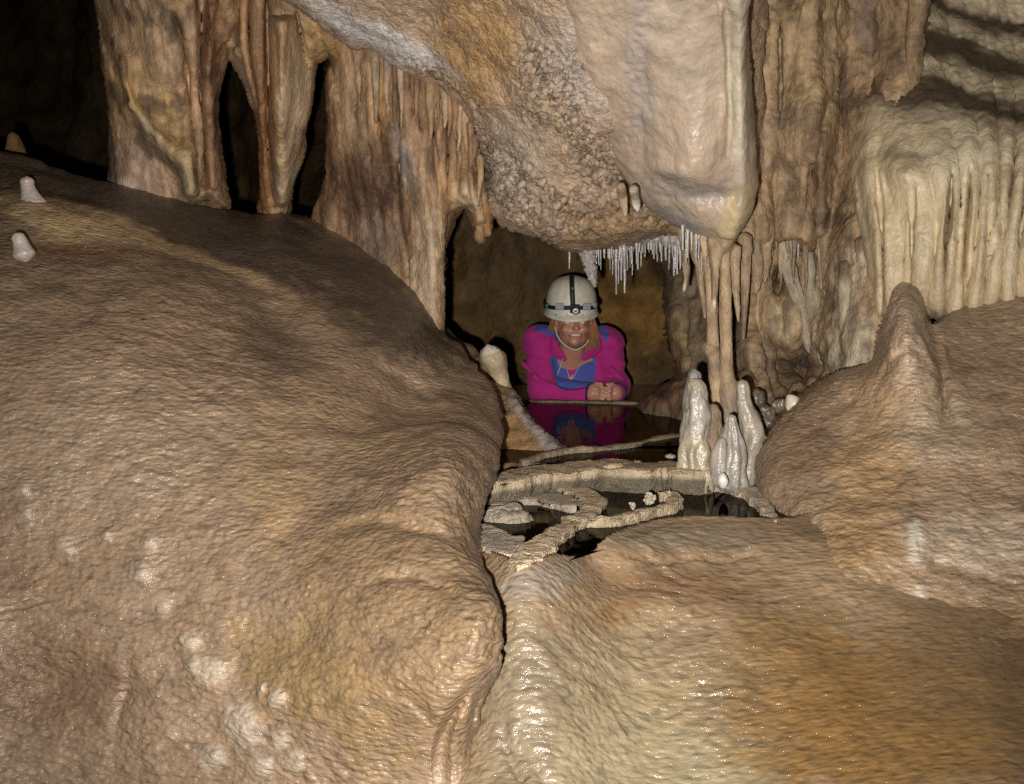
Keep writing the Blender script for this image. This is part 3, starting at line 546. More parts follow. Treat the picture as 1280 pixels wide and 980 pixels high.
def fluted_column():
    out = [(380, -200), (395, 20), (408, 62), (416, 78), (409, 92), (407, 130), (408, 180), (404, 230), (392, 290), (420, 330), (480, 370), (530, 440), (552, 470), (556, 425), (555, 380), (556, 335), (560, 300), (568, 278), (577, 262), (585, 262), (592, 284), (595, 300), (602, 301), (604, 285), (607, 292), (612, 291), (612, 260), (604, 215), (612, 200), (640, 150), (640, -200)]
    ctrl = [(400, 0, 2.85), (420, 100, 2.95), (420, 280, 3.05), (480, 340, 2.98), (540, 430, 2.82), (550, 300, 2.92), (480, 150, 2.86), (560, 180, 2.88), (600, 280, 2.92), (600, 150, 2.92), (400, -200, 2.7), (630, -200, 2.6)]
    def dfn(u, v, F):
        o = 0
        for (pts, w, a) in (([(416, 60), (420, 90), (424, 120)], 4, .05), ([(450, 20), (452, 80), (452, 150)], 4, .05), ([(466, 40), (468, 110), (474, 160), (478, 210)], 4, .06), ([(498, 80), (500, 150), (500, 250), (512, 330), (516, 400)], 5, .08), ([(505, 60), (512, 110), (520, 160)], 4, .05),
                            ([(520, 90), (524, 150), (530, 170)], 4, .06), ([(535, 100), (540, 150), (545, 200), (548, 250)], 4, .06), ([(556, 120), (560, 190), (558, 240)], 4, .06), ([(572, 150), (574, 200), (572, 240)], 4, .05), ([(586, 180), (588, 230), (594, 270)], 3, .04), ([(598, 200), (600, 240), (604, 280)], 3, .04)):
            o = o + a * 0.4 * groove(u, v, pts, w * 0.6, taper=.45)
        o += -0.08 * groove(u, v, [(515, 150), (528, 220), (536, 290), (541, 350), (546, 430)], 18, taper=.4) - 0.06 * blob(u, v, 585, 240, 18, 30)
        for (pts) in ([(545, 120), (548, 160), (550, 205)], [(568, 140), (570, 180), (571, 218)], [(528, 110), (532, 150), (535, 190)], [(510, 100), (512, 130), (511, 165)]): o = o - 0.012 * groove(u, v, pts, 5, taper=.45)
        return o
    def dp(p, u, v):
        k = 0.4 + 0.8 * sstep(300, 120, v)
        return 0.012 * fbm(p, (7, 7, 3), 3, 100) + 0.006 * k * flutes(p, 0.05, 102, zwarp=0.9) + 0.004 * fbm(p, 26, 3, 104) + 0.0018 * fbm(p, 60, 3, 103)
    def cf(p, u, v): return colorize(p, u, v, (0.34, 0.205, 0.105), [(460, 240, 60, 75, 0, (0.095, 0.05, 0.028), 1.0), (470, 300, 45, 45, 30, (0.17, 0.115, 0.08), 0.9), (480, 120, 16, 60, 0, (0.38, 0.21, 0.07), 0.9), (440, 130, 30, 70, 0, (0.36, 0.24, 0.145), 0.7), (540, 160, 50, 60, 20, (0.24, 0.15, 0.09), 0.7), (505, 200, 10, 60, -15, (0.36, 0.30, 0.25), 0.8), (535, 330, 24, 90, 0, (0.44, 0.33, 0.22), 0.85), (585, 250, 18, 40, 0, (0.42, 0.31, 0.19), 0.9), (420, 30, 20, 50, 0, (0.36, 0.22, 0.11), 0.8)], mott=0.55, mott_s=(14, 14, 5), mott_c=(0.075, 0.045, 0.03), seed=71, streak=0.42, big=0.2)
    o = formation('cave_column', out, ctrl, 20, 0.12, 0.4, M_FLUTE, step=1.5, depth_fn=dfn, disp_fn=dp, col_fn=cf, jag=1.5)
    return tag(o, 'wide fluted brown and tan column ending in a point above the mound, left of the caver', 'cave column', group='columns along the top of the left mound')
fluted_column()

def boss():
    out = [(640, -300), (690, -60), (705, 40), (722, 120), (750, 185), (780, 225), (820, 262), (855, 284), (884, 300), (896, 316), (906, 324), (915, 312), (925, 292), (938, 262), (944, 230), (944, 180), (941, 100), (938, 0), (950, -300)]
    ctrl = [(640, -60, 2.15), (720, 60, 2.33), (780, 170, 2.47), (840, 60, 2.23), (920, 60, 2.24), (930, 200, 2.40), (870, 200, 2.36), (905, 310, 2.52), (850, 270, 2.52), (800, -280, 1.4), (940, -280, 1.4), (620, -280, 1.5)]
    def dfn(u, v, F):
        o = -0.035 * groove(u, v, [(925, -60), (928, 60), (930, 150), (932, 240), (915, 300)], 12, taper=.02) + 0.014 * groove(u, v, [(908, -60), (909, 60), (912, 150), (908, 200)], 5, taper=.05) - 0.012 * groove(u, v, [(900, 0), (905, 80), (908, 150)], 4, taper=.1)
        o += 0.02 * blob(u, v, 880, 245, 45, 9, 0) - 0.02 * blob(u, v, 840, 215, 30, 12)
        return o
    def dp(p, u, v):
        m = sstep(0.3, 0.8, blob(u, v, 800, 100, 20, 110) + blob(u, v, 850, 250, 70, 25) + .3 * fbm(p, 8, 3, 4)); f1, _ = voronoi(p, 55, 4)
        return 0.012 * fbm(p, (5, 5, 2.5), 3, 110) + 0.0022 * fbm(p, (18, 18, 7), 3, 111) + 0.005 * m * (0.5 - f1) + 0.0016 * fbm(p, 50, 3, 112) + 0.003 * flutes(p, 0.09, 113)
    def cf(p, u, v): return colorize(p, u, v, (0.43, 0.33, 0.245), [(925, 80, 20, 160, 0, (0.50, 0.44, 0.33), 0.9), (860, 60, 50, 80, 0, (0.43, 0.35, 0.27), 0.7), (880, 240, 50, 12, 0, (0.26, 0.23, 0.22), 0.7), (920, 270, 22, 45, 20, (0.45, 0.35, 0.20), 0.9), (800, 80, 18, 100, 0, (0.36, 0.31, 0.27), 0.7), (850, 275, 40, 14, 25, (0.30, 0.27, 0.25), .8), (835, 230, 30, 20, 0, (.33, .29, .26), .6)], mott=0.3, mott_s=(14, 14, 9), mott_c=(0.24, 0.20, 0.18), seed=81, big=0.12)
    o = formation('hanging_drapery', out, ctrl, 34, 0.08, 0.35, M_BOSS, step=1.6, depth_fn=dfn, disp_fn=dp, col_fn=cf, jag=1.2)
    return tag(o, 'great smooth pale drapery hanging from the roof to a blunt tip over the stalactites', 'drapery')
boss()

def rear_fluted_wall():
    out = [(925, 240), (935, 100), (935, -300), (1160, -300), (1150, 100), (1140, 380), (1110, 470), (1060, 520), (990, 560), (940, 580), (915, 540), (925, 480), (930, 420), (925, 360), (900, 320)]
    ctrl = [(940, 0, 2.95), (1060, 0, 2.9), (1000, 150, 2.98), (1070, 150, 2.85), (930, 320, 2.98), (1000, 330, 3.02), (1060, 330, 2.8), (1100, 430, 2.65), (1040, 460, 2.85), (980, 460, 2.98), (940, 450, 3.0), (950, 540, 2.75), (1060, -280, 2.2), (940, -280, 2.2)]
    def dfn(u, v, F):
        o = -0.13 * sstep(306, 292, v + 5 * np.sin(u / 9.0)) * sstep(915, 940, u) * sstep(1050, 1000, u) + 0.30 * blob(u, v, 1000, 462, 34, 22) + 0.16 * blob(u, v, 972, 345, 13, 18) - 0.10 * blob(u, v, 1068, 430, 28, 80) - 0.06 * blob(u, v, 1025, 170, 14, 90) + 0.05 * blob(u, v, 985, 230, 40, 40)
        o += -0.06 * blob(u, v, 985, 400, 26, 40) - 0.04 * blob(u, v, 1065, 310, 20, 50) + 0.06 * groove(u, v, [(1015, 200), (1018, 280), (1014, 340)], 5, taper=.1) + 0.05 * groove(u, v, [(975, -40), (975, 80), (974, 170)], 3, taper=.4) * 0.6 - 0.05 * blob(u, v, 940, 470, 24, 60)
        o += 0.04 * groove(u, v, [(1045, 90), (1030, 130), (1022, 170)], 6, taper=.1)
        return o
    def dp(p, u, v):
        k = sstep(200, 300, v) * 0.4 + 0.8
        return 0.016 * fbm(p, (7, 7, 4), 3, 120) + 0.022 * k * flutes(p, 0.07, 122, zwarp=0.7) + 0.006 * fbm(p, 26, 4, 124) + 0.002 * fbm(p, 60, 3, 123)
    def cf(p, u, v): return colorize(p, u, v, (0.33, 0.225, 0.13), [(1000, 60, 60, 90, 0, (0.38, 0.27, 0.15), 0.8), (1055, 130, 16, 60, 0, (0.14, 0.09, 0.06), 0.85), (985, 150, 30, 20, 0, (0.2, 0.15, 0.1), .6), (1040, 200, 30, 60, 0, (0.33, 0.21, 0.12), 0.7), (1040, 275, 40, 12, 0, (0.13, 0.085, 0.055), .9), (1068, 440, 22, 70, 0, (0.44, 0.37, 0.26), 0.9), (1070, 350, 20, 40, 0, (0.40, 0.33, 0.23), 0.7), (985, 395, 24, 34, 0, (0.42, 0.32, 0.19), 0.8), (1020, 400, 20, 60, 15, (0.38, 0.30, 0.2), 0.6), (1000, 450, 40, 16, 0, (0.12, 0.09, 0.07), 0.8), (940, 480, 25, 50, 0, (0.26, 0.18, 0.12), 0.7), (960, 520, 50, 20, 0, (0.13, 0.1, 0.08), 0.8), (1050, 500, 40, 20, 0, (.16, .11, .08), .8), (1085, 30, 20, 40, 0, (.2, .14, .1), .8)], mott=0.5, mott_s=(12, 12, 5), mott_c=(0.07, 0.045, 0.03), seed=91, streak=0.42, big=0.25)
    o = formation('fluted_curtain', out, ctrl, 16, 0.08, 0.5, M_FLUTE, step=1.5, depth_fn=dfn, disp_fn=dp, col_fn=cf, jag=2)
    return tag(o, 'brown fluted and pitted flowstone curtain between the hanging drapery and the cream drapery', 'flowstone curtain')
rear_fluted_wall()

def cream_drapery():
    out = [(1060, -300), (1082, 20), (1088, 90), (1078, 150), (1062, 190), (1062, 235), (1070, 275), (1078, 320), (1088, 360), (1098, 420), (1110, 470), (1150, 440), (1162, 398), (1182, 402), (1205, 398), (1232, 390), (1260, 388), (1290, 380), (1400, 370), (1750, 350), (1750, -300)]
    ctrl = [(1090, 50, 2.80), (1280, 50, 2.72), (1090, 200, 2.70), (1150, 230, 2.56), (1280, 230, 2.48), (1100, 400, 2.62), (1160, 340, 2.52), (1280, 340, 2.46), (1600, 200, 2.3), (1600, -200, 2.5), (1200, -280, 2.6)]
    def tier(v, lo, hi, a): return a * sstep(hi, lo, v)
    def dfn(u, v, F):
        s = v + 0.10 * (u - 1180) + 8 * np.sin(u / 23.0) + 5 * np.sin(u / 9.0 + 1)
        s2 = v - 0.18 * (u - 1180) + 8 * np.sin(u / 31.0 + 2)
        o = tier(s, 70, 160, .06) * sstep(1180, 1130, u) + tier(s2, 104, 142, .08) * sstep(1140, 1190, u) + tier(s2, 46, 88, .09) + tier(s2, 4, 34, .07) + tier(s2, -60, -30, 0.10)
        for (pts, w, a) in (([(1139, 222), (1140, 320), (1141, 380)], 4, .05), ([(1190, 205), (1188, 260), (1182, 320), (1181, 384)], 5, .12), ([(1214, 200), (1211, 260), (1206, 310), (1204, 350)], 5, .13), ([(1236, 205), (1234, 280), (1232, 330), (1228, 368)], 4, .09),
                            ([(1252, 160), (1250, 230), (1248, 300), (1238, 330)], 4, .08), ([(1268, 170), (1264, 230), (1256, 290), (1252, 366)], 4, .09), ([(1285, 170), (1282, 240), (1272, 300), (1268, 355)], 4, .09), ([(1092, 180), (1100, 260), (1104, 330), (1106, 420)], 4, .04)):
            q_ = list(pts); q_[-1] = (q_[-1][0] - 1, q_[-1][1] + 90 if q_[-1][1] > 340 else q_[-1][1]); o = o + a * 0.75 * groove(u, v, q_, w * 0.7, taper=.35)
        o = o - 0.03 * blob(u, v, 1120, 215, 40, 18) - 0.03 * blob(u, v, 1160, 200, 60, 40) 
        ph = (u - 1090) / 29.0 + 0.5 * np.sin(v / 70.0 + u / 60.0) + 0.35 * np.sin(u / 33.0)
        rib = np.abs(np.sin(math.pi * ph)) ** 0.8
        return o - 0.034 * rib * (0.6 + 0.4 * sstep(1170, 1240, u)) * sstep(120, 250, v + 60 * sstep(1170, 1240, u)) - 0.002 * np.abs(np.sin(math.pi * ph * 2.3 + 1))
    def dp(p, u, v):
        k = sstep(130, 200, v)
        top = 1 - sstep(110, 170, v)
        return 0.012 * fbm(p, (6, 6, 3), 3, 130) + 0.0015 * fbm(p, (30, 30, 12), 3, 136) + 0.0025 * fbm(p, 24, 3, 134) + top * (0.0045 * ridged(p, (26, 26, 26), 2, 135)) + 0.001 * fbm(p, 70, 2, 133)
    def ex(pos, u, v, c):
        s2 = v - 0.18 * (u - 1180) + 8 * np.sin(u / 31.0 + 2); w = 9 * fbm(pos, 14, 3, 140)
        k = np.exp(-((s2 + w - 120) / 16) ** 2) * sstep(1120, 1170, u) + np.exp(-((s2 + w - 64) / 19) ** 2) + np.exp(-((s2 + w - 14) / 11) ** 2) + blob(u, v, 1115, 112, 60, 26, 18) * 1.1 + 0.8 * blob(u, v, 1065, 60, 20, 70)+ .5 * blob(u, v, 1125, 193, 30, 6)
        k = np.clip(k * 1.15, 0, 1)[:, None] * 0.93
        return c * (1 - k) + np.array((0.055, 0.032, 0.018)) * k
    def cf(p, u, v): return colorize(p, u, v, (0.58, 0.47, 0.305), [(1200, 190, 60, 40, 0, (0.66, 0.57, 0.40), 0.8), (1160, 130, 40, 20, 0, (0.5, 0.44, 0.32), .7), (1150, 350, 80, 40, 0, (0.44, 0.32, 0.18), 0.6), (1090, 350, 20, 80, 0, (0.46, 0.35, 0.22), .6)], mott=0.0, seed=101, streak=0.2, big=0.10, extra=ex)
    o = formation('cream_drapery', out, ctrl, 22, 0.10, 0.5, M_CREAM, step=1.6, depth_fn=dfn, disp_fn=dp, col_fn=cf, jag=1.5)
    return tag(o, 'cream ribbed flowstone drapery with brown stained ledges above, at the upper right', 'drapery')
cream_drapery()

def slope_rock():      # brown slope between the left mound and the pools, with a crust on its ridge
    out = [(480, 360), (520, 378), (556, 408), (592, 436), (614, 456), (632, 478), (644, 488), (652, 500), (668, 522), (690, 548), (712, 566), (704, 578), (672, 594), (655, 608), (640, 640), (600, 700), (520, 720), (460, 600)]
    ctrl = [(480, 380, 3.3), (560, 420, 3.1), (612, 480, 2.95), (650, 510, 2.82), (700, 565, 2.66), (660, 600, 2.56), (620, 650, 2.4), (560, 600, 2.6), (540, 500, 2.9)]
    def dfn(u, v, F): return -0.03 * groove(u, v, [(640, 492), (655, 515), (675, 540), (705, 570)], 9, taper=.05)
    def dp(p, u, v):
        f1, _ = voronoi(p, 70, 41); m = groove(u, v, [(640, 492), (658, 515), (680, 540), (705, 570)], 14, taper=.05)
        return 0.012 * fbm(p, (8, 8, 4), 3, 150) + 0.004 * fbm(p, (30, 30, 12), 3, 151) + m * 0.008 * (0.5 - f1)
    def ex(pos, u, v, c):
        k = (sstep(0.25, 0.7, groove(u, v, [(638, 490), (650, 506), (668, 530), (688, 555), (700, 572)], 11, taper=.03) + 0.25 * fbm(pos, 40, 3, 152)) * 0.9)[:, None]
        return c * (1 - k) + np.array((0.27, 0.235, 0.21)) * k
    def cf(p, u, v): return colorize(p, u, v, (0.24, 0.155, 0.085), [(560, 440, 60, 60, 0, (0.12, 0.08, 0.05), .8), (690, 575, 20, 10, 0, (.4, .33, .27), .7), (650, 560, 20, 50, -20, (0.30, 0.17, 0.07), .7)], mott=0.5, mott_s=(20, 20, 9), mott_c=(0.12, 0.07, 0.04), seed=111, extra=ex)
    o = formation('flowstone_slope', out, ctrl, 20, 0.08, 0.35, M_FLUTE, step=1.5, depth_fn=dfn, disp_fn=dp, col_fn=cf, jag=1.5)
    return tag(o, 'dark brown flowstone slope with white crust on its ridge, left of the upper pool', 'flowstone slope')
slope_rock()

def dark_rock():
    out = [(840, 300), (832, 350), (828, 390), (834, 430), (846, 455), (836, 475), (812, 492), (800, 506), (800, 530), (860, 560), (960, 580), (1000, 520), (990, 300)]
    ctrl = [(840, 320, 3.75), (840, 400, 3.7), (850, 470, 3.6), (810, 510, 3.62), (900, 540, 3.2), (900, 400, 3.5), (960, 300, 3.5), (960, 500, 3.2)]
    def dfn(u, v, F): return -0.06 * groove(u, v, [(845, 380), (850, 430), (858, 470)], 8, taper=.2) - 0.1 * blob(u, v, 850, 500, 40, 22)
    def dp(p, u, v): return 0.03 * fbm(p, (6, 6, 4), 3, 160) + 0.010 * fbm(p, 20, 3, 161) + 0.003 * fbm(p, 60, 2, 162)
    def cf(p, u, v): return colorize(p, u, v, (0.20, 0.14, 0.085), [(850, 440, 14, 40, -8, (0.33, 0.23, 0.11), .8), (830, 495, 30, 15, 0, (0.22, 0.12, 0.07), .8)], mott=0.6, mott_s=(14, 14, 14), mott_c=(0.09, 0.065, 0.04), seed=121, big=.3)
    o = formation('flowstone_boulder', out, ctrl, 22, 0.2, 0.5, M_FLUTE, step=2, depth_fn=dfn, disp_fn=dp, col_fn=cf, jag=2)
    return tag(o, 'dark lumpy brown flowstone boulder at the back of the upper pool, right of the caver', 'boulder')
dark_rock()

#==DAMS==
CRUST = (0.46, 0.36, 0.235)
def dam(label, pts, z, zdrop, seed=0, amp=0.005, base=CRUST, cell=110, blobs=(), parent=None, name='rimstone_dam', group=None):
    """low wall of crystals: pts are (u, v of its crest, half width m); crest at height z, foot zdrop below"""
    c = catmull([(p[0], p[1], p[2]) for p in pts], 14, False)
    path = PZ(c[:, 0], c[:, 1], z); tt = np.linspace(0, 1, len(path)); w = c[:, 2] * (1 + 0.35 * perlin(np.stack([tt * len(pts) * 1.7, tt * 0 + seed, tt * 0], -1))) * np.clip(np.minimum(tt, 1 - tt) / 0.07, 0.02, 1) ** 0.5
    n = len(path); tan = np.gradient(path, axis=0); tan[:, 2] = 0; tan /= np.linalg.norm(tan, axis=1)[:, None] + 1e-9
    side = np.stack([-tan[:, 1], tan[:, 0], tan[:, 2] * 0], -1); seg = 44
    th = np.linspace(0, 2 * math.pi, seg, endpoint=False)
    cs, sn = np.sign(np.cos(th)) * np.abs(np.cos(th)) ** 0.4, np.sin(th)
    sn = np.where(sn > 0, np.abs(sn) ** 0.45 * 0.0, sn)      # flat top, rounded foot
    up = np.where(np.sin(th) > 0, 0.004 * np.sin(th), 0)
    v = path[:, None] + side[:, None] * (cs[None] * w[:, None])[..., None]
    v[:, :, 2] += up[None] + sn[None] * zdrop
    v = v.reshape(-1, 3); f = grid_mesh(n, seg)
    # close both ends
    e0, e1 = len(v), len(v) + 1; v = np.vstack([v, path[0] - [0, 0, zdrop / 2], path[-1] - [0, 0, zdrop / 2]])
    j = np.arange(seg); capf = np.vstack([np.stack([j, (j + 1) % seg, 0 * j + e0, 0 * j + e0], -1)[:, :4], np.stack([(n - 1) * seg + j, 0 * j + e1, 0 * j + e1, (n - 1) * seg + (j + 1) % seg], -1)])
    nr = vnormals(v, f)
    if nr[(n // 2) * seg + seg // 4][2] < 0: f = f[:, ::-1]; nr = -nr
    f1, _ = voronoi(v, cell, seed + 3); g1, _ = voronoi(v, cell * 0.45, seed + 5)
    d = amp * (0.5 - f1) + amp * 1.4 * (0.5 - g1) + amp * 0.8 * fbm(v, 60, 3, seed)
    d = d + 0.009 * fbm(v, 15, 3, seed + 9)
    d = np.where(nr[:, 2] > 0.6, d * 0.45, d)
    v = v + nr * d[:, None]
    u = np.concatenate([np.repeat(c[:, 0], seg), [0, 0]]); vv = np.concatenate([np.repeat(c[:, 1], seg), [0, 0]])
    low = sstep(-0.010, -0.022, v[:, 2] - z + 0.004 * fbm(v, 50, 2, 77))[:, None]
    col = colorize(v, u, vv, base, blobs, 0.25, (30, 30, 30), (0.2, 0.15, 0.1), seed=seed)
    col = col * (1 - low) + np.array((0.13, 0.105, 0.07)) * low        # darker brown band below the crest
    tri = np.stack([capf[:, 0], capf[:, 1], capf[:, 2], capf[:, 3]], -1)
    o = make_mesh(name, v, f, M_CRUST, col, parent=parent)
    return tag(o, label, 'rimstone dam', group) if parent is None else o
dam('thin rimstone rim curving across the water just in front of the caver\'s pool', [(652, 578, .012), (680, 568, .012), (712, 562, .012), (745, 560, .011), (785, 556, .010), (815, 549, .011), (845, 544, .011), (880, 541, .010)], Z1 + 0.004, 0.05, 1, 0.002, (0.33, 0.25, 0.17))
dam('low stone ledge at the far edge of the upper pool under the caver\'s hands', [(640, 500, .02), (690, 501, .022), (740, 502, .02), (790, 503, .02), (850, 501, .02)], Z1 + 0.006, 0.06, 21, 0.002, (0.30, 0.22, 0.15), 60)
dam('broad flat pale rimstone dam running straight across between upper and lower pools', [(606, 606, .03), (635, 597, .045), (665, 589, .055), (700, 586, .066), (745, 582, .062), (765, 580, .058), (790, 583, .07), (840, 583, .066), (885, 590, .05)], Z2 + 0.006, 0.075, 2, 0.006, CRUST, 75)
ring = dam('looping crusty dam bending round a small black basin at the left of the lower pools', [(645, 612, .02), (690, 609, .026), (724, 614, .03), (742, 627, .024), (732, 642, .018), (712, 654, .02), (692, 668, .022), (673, 682, .026), (658, 697, .026), (644, 708, .02)], Z3 + 0.016, 0.06, 3, 0.006)
dam('knobbly narrow pale dam curling like a hook between two black pools', [(722, 647, .010), (745, 648, .012), (775, 645, .012), (805, 639, .012), (830, 632, .013), (846, 624, .013), (840, 617, .012), (822, 618, .010)], Z3 + 0.017, 0.09, 4, 0.007)
dam('grey crusted shelf lying flat between the slope and the looping dam', [(612, 634, .02), (640, 622, .04), (672, 620, .045), (702, 626, .04), (722, 634, .02)], Z3 + 0.012, 0.08, 5, 0.004, (0.34, 0.28, 0.22), 80)
dam('pale crust shelf wedged beside the left mound at the near end of the looping dam', [(596, 660, .02), (612, 668, .035), (628, 680, .045), (645, 694, .03)], Z3 + 0.012, 0.05, 6, 0.005, (0.38, 0.31, 0.24), 80)
dam('light crust collar round the foot of the white stalagmites', [(848, 604, .015), (868, 606, .022), (900, 606, .028), (930, 611, .03), (948, 622, .02), (960, 640, .014), (972, 652, .01)], Z3 + 0.012, 0.09, 7, 0.006, (0.46, 0.38, 0.27))

def ellipsoid(name, c, r, mat, col, seg=40, noise=0.1, ns=40, seed=0, parent=None, fn=None):
    th = np.linspace(0.001, math.pi - 0.001, seg // 2); ph = np.linspace(0, 2 * math.pi, seg, endpoint=False)
    T, H = np.meshgrid(th, ph, indexing='ij')
    n = np.stack([np.sin(T) * np.cos(H), np.sin(T) * np.sin(H), np.cos(T)], -1).reshape(-1, 3)
    v = np.array(c) + n * np.array(r); f = grid_mesh(seg // 2, seg)[:, ::-1]
    d = min(r) * noise * fbm(v, ns, 3, seed)
    if fn is not None: d = d + fn(v)
    v = v + n * d[:, None]
    cc = colorize(v, v[:, 0] * 0, v[:, 0] * 0, col, seed=seed)
    return make_mesh(name, v, f, mat, cc, parent=parent)
q = PZ(633, 652, Z3)
tag(ellipsoid('flowstone_lump', q + np.array([0, 0.03, -0.005]), (0.052, 0.05, 0.030), M_CRUST, (0.33, 0.27, 0.21), 90, 0.3, 26, 3, fn=lambda v: 0.004 * np.abs(np.sin(v[:, 2] * 260 + 3 * fbm(v, 20, 2, 4)))),
    'rounded grey layered flowstone lump tucked against the left mound beside the pools', 'flowstone lump')
for (u, v, r, lab) in ((812, 626, 0.011, 'larger of two pale crystal knobs on the hooked dam'), (791, 633, 0.006, 'smaller pointed pale crystal knob on the hooked dam')):
    q = PZ(u, v, Z3 + 0.016); f1 = lambda p: 0.004 * (0.5 - voronoi(p, 160, 2)[0])
    tag(ellipsoid('crystal_knob', q + np.array([0, 0, r * .4]), (r * 1.1, r, r * 1.1), M_CRUST, (0.48, 0.41, 0.31), 40, 0.5, 120, int(u), fn=f1), lab, 'crystal knob', 'crystal knobs on the hooked dam')
q = PZ(838, 571, Z2); tag(ellipsoid('pebble', q + np.array([0, 0, 0.0]), (0.014, 0.02, 0.007), M_CRUST, (0.5, 0.42, 0.36), 30, 0.15, 60, 3), 'small pale pebble breaking the water behind the broad flat dam', 'pebble')

#==SPELEOTHEMS==
def T(o, label, cat, group=None): return tag(o, label, cat, group)
GR = 'wet white stalagmites standing at the right edge of the pools'
YS = 2.33
WB = (0.30, 0.27, 0.23)
T(drip('stalagmite', [(871, 612, 23), (868, 590, 22), (868, 560, 19), (870, 540, 15), (872, 510, 15), (871, 492, 13), (867, 479, 9)], YS, M_WHITE, (0.38, 0.315, 0.215), 48, noise=0.34, nscale=30, seed=1, blobs=[(871, 510, 30, 34, 0, (0.34, 0.30, 0.26), .9)], flute=.08), 'glossy white stalagmite with creamy wide foot, leftmost of the cluster at the pool edge', 'stalagmite', GR)
T(drip('stalagmite', [(858, 560, 8), (860, 530, 9), (864, 500, 10), (868, 478, 9), (868, 467, 8)], YS + 0.06, M_WHITE, (0.27, 0.25, 0.22), 32, noise=0.3, nscale=30, seed=2), 'flat topped grey stalagmite standing just behind the glossy one with the creamy foot', 'stalagmite', GR)
T(drip('stalagmite', [(888, 604, 14), (888, 570, 16), (890, 540, 14), (892, 518, 10), (892, 508, 5)], YS + 0.03, M_FLUTE, (0.20, 0.14, 0.09), 36, noise=0.25, nscale=26, seed=3), 'dull brown stalagmite lump between the white stalagmites', 'stalagmite', GR)
T(drip('stalagmite', [(914, 606, 19), (914, 580, 17), (915, 555, 15), (915, 540, 11), (914, 528, 7), (914, 522, 6)], YS - 0.03, M_WHITE, WB, 44, noise=0.26, nscale=24, seed=4, flute=.22, nflute=8), 'ribbed white stalagmite in front with a narrow neck', 'stalagmite', GR)
T(drip('stalagmite', [(901, 604, 10), (900, 580, 10), (901, 562, 9), (903, 550, 5)], YS - 0.05, M_WHITE, (0.33, 0.29, 0.25), 30, noise=0.25, nscale=26, seed=5, flute=.1), 'short white stalagmite leaning on the ribbed one in front', 'stalagmite', GR)
T(drip('stalagmite', [(932, 604, 12), (936, 575, 12), (940, 550, 15), (938, 530, 14), (933, 512, 11), (930, 500, 9), (929, 488, 9), (928, 480, 8)], YS + 0.03, M_WHITE, (0.33, 0.285, 0.22), 40, noise=0.28, nscale=22, seed=6, flute=.06), 'tall smooth white stalagmite with a blunt head, at the back right of the cluster', 'stalagmite', GR)
T(drip('stalagmite', [(904, 608, 5), (904, 601, 6.5), (904, 594, 4.5)], YS - 0.13, M_WHITE, (0.56, 0.53, 0.46), 24, noise=0.2, nscale=60, seed=7), 'tiny white nub at the foot of the ribbed stalagmite', 'stalagmite', GR)
T(drip('stalagmite', [(948, 600, 9), (950, 575, 9), (951, 555, 8), (949, 538, 6)], YS + 0.06, M_FLUTE, (0.33, 0.27, 0.2), 28, noise=0.35, nscale=34, seed=8), 'small knobbly tan stalagmite against the right mound', 'stalagmite', GR)
for i, (u, v, r, lab) in enumerate(((956, 520, 14, 'brown wet lump of rock above the knobbly tan stalagmite'), (974, 506, 9, 'shiny black-brown wet knob beside the mound edge'), (944, 500, 12, 'dark pitted lump behind the tall white stalagmite'))):
    T(ellipsoid('flowstone_lump', P(u, v, 2.62), (r / 480, r / 420, r / 440), M_WHITE, (0.16, 0.12, 0.085), 50, 0.35, 40, 30 + i), lab, 'flowstone lump')
T(drip('stalagmite', [(996, 512, 11), (991, 503, 10), (987, 497, 6)], 2.46, M_WHITE, (0.5, 0.44, 0.33), 26, noise=0.15, nscale=26, seed=9), 'smooth cream knob poking over the left edge of the right mound', 'stalagmite')
# columns reaching the pool
GC = 'thin tan columns behind the white stalagmites'
T(drip('thin_column', [(884, 296, 12), (886, 320, 9), (889, 350, 7.5), (890, 385, 7), (891, 410, 7), (891, 428, 8), (889, 436, 11), (892, 446, 8), (895, 470, 9), (898, 500, 11), (900, 530, 14)], 2.62, M_FLUTE, (0.37, 0.26, 0.155), 30, noise=0.14, nscale=30, seed=11, mott=.3, blobs=[(891, 455, 12, 12, 0, (.22, .16, .12), .8)]), 'thin tan column with a swollen joint, left one of the pair behind the white stalagmites', 'cave column', GC)
T(drip('thin_column', [(903, 300, 14), (905, 325, 9), (907, 350, 7.5), (907, 390, 8), (908, 430, 8), (909, 470, 9), (911, 485, 12), (914, 510, 13), (916, 540, 13)], 2.60, M_FLUTE, (0.38, 0.27, 0.16), 30, noise=0.14, nscale=30, seed=12, mott=.3, blobs=[(912, 500, 20, 20, 0, (.24, .18, .13), .8)]), 'straight tan column without a joint, right one of the pair', 'cave column', GC)
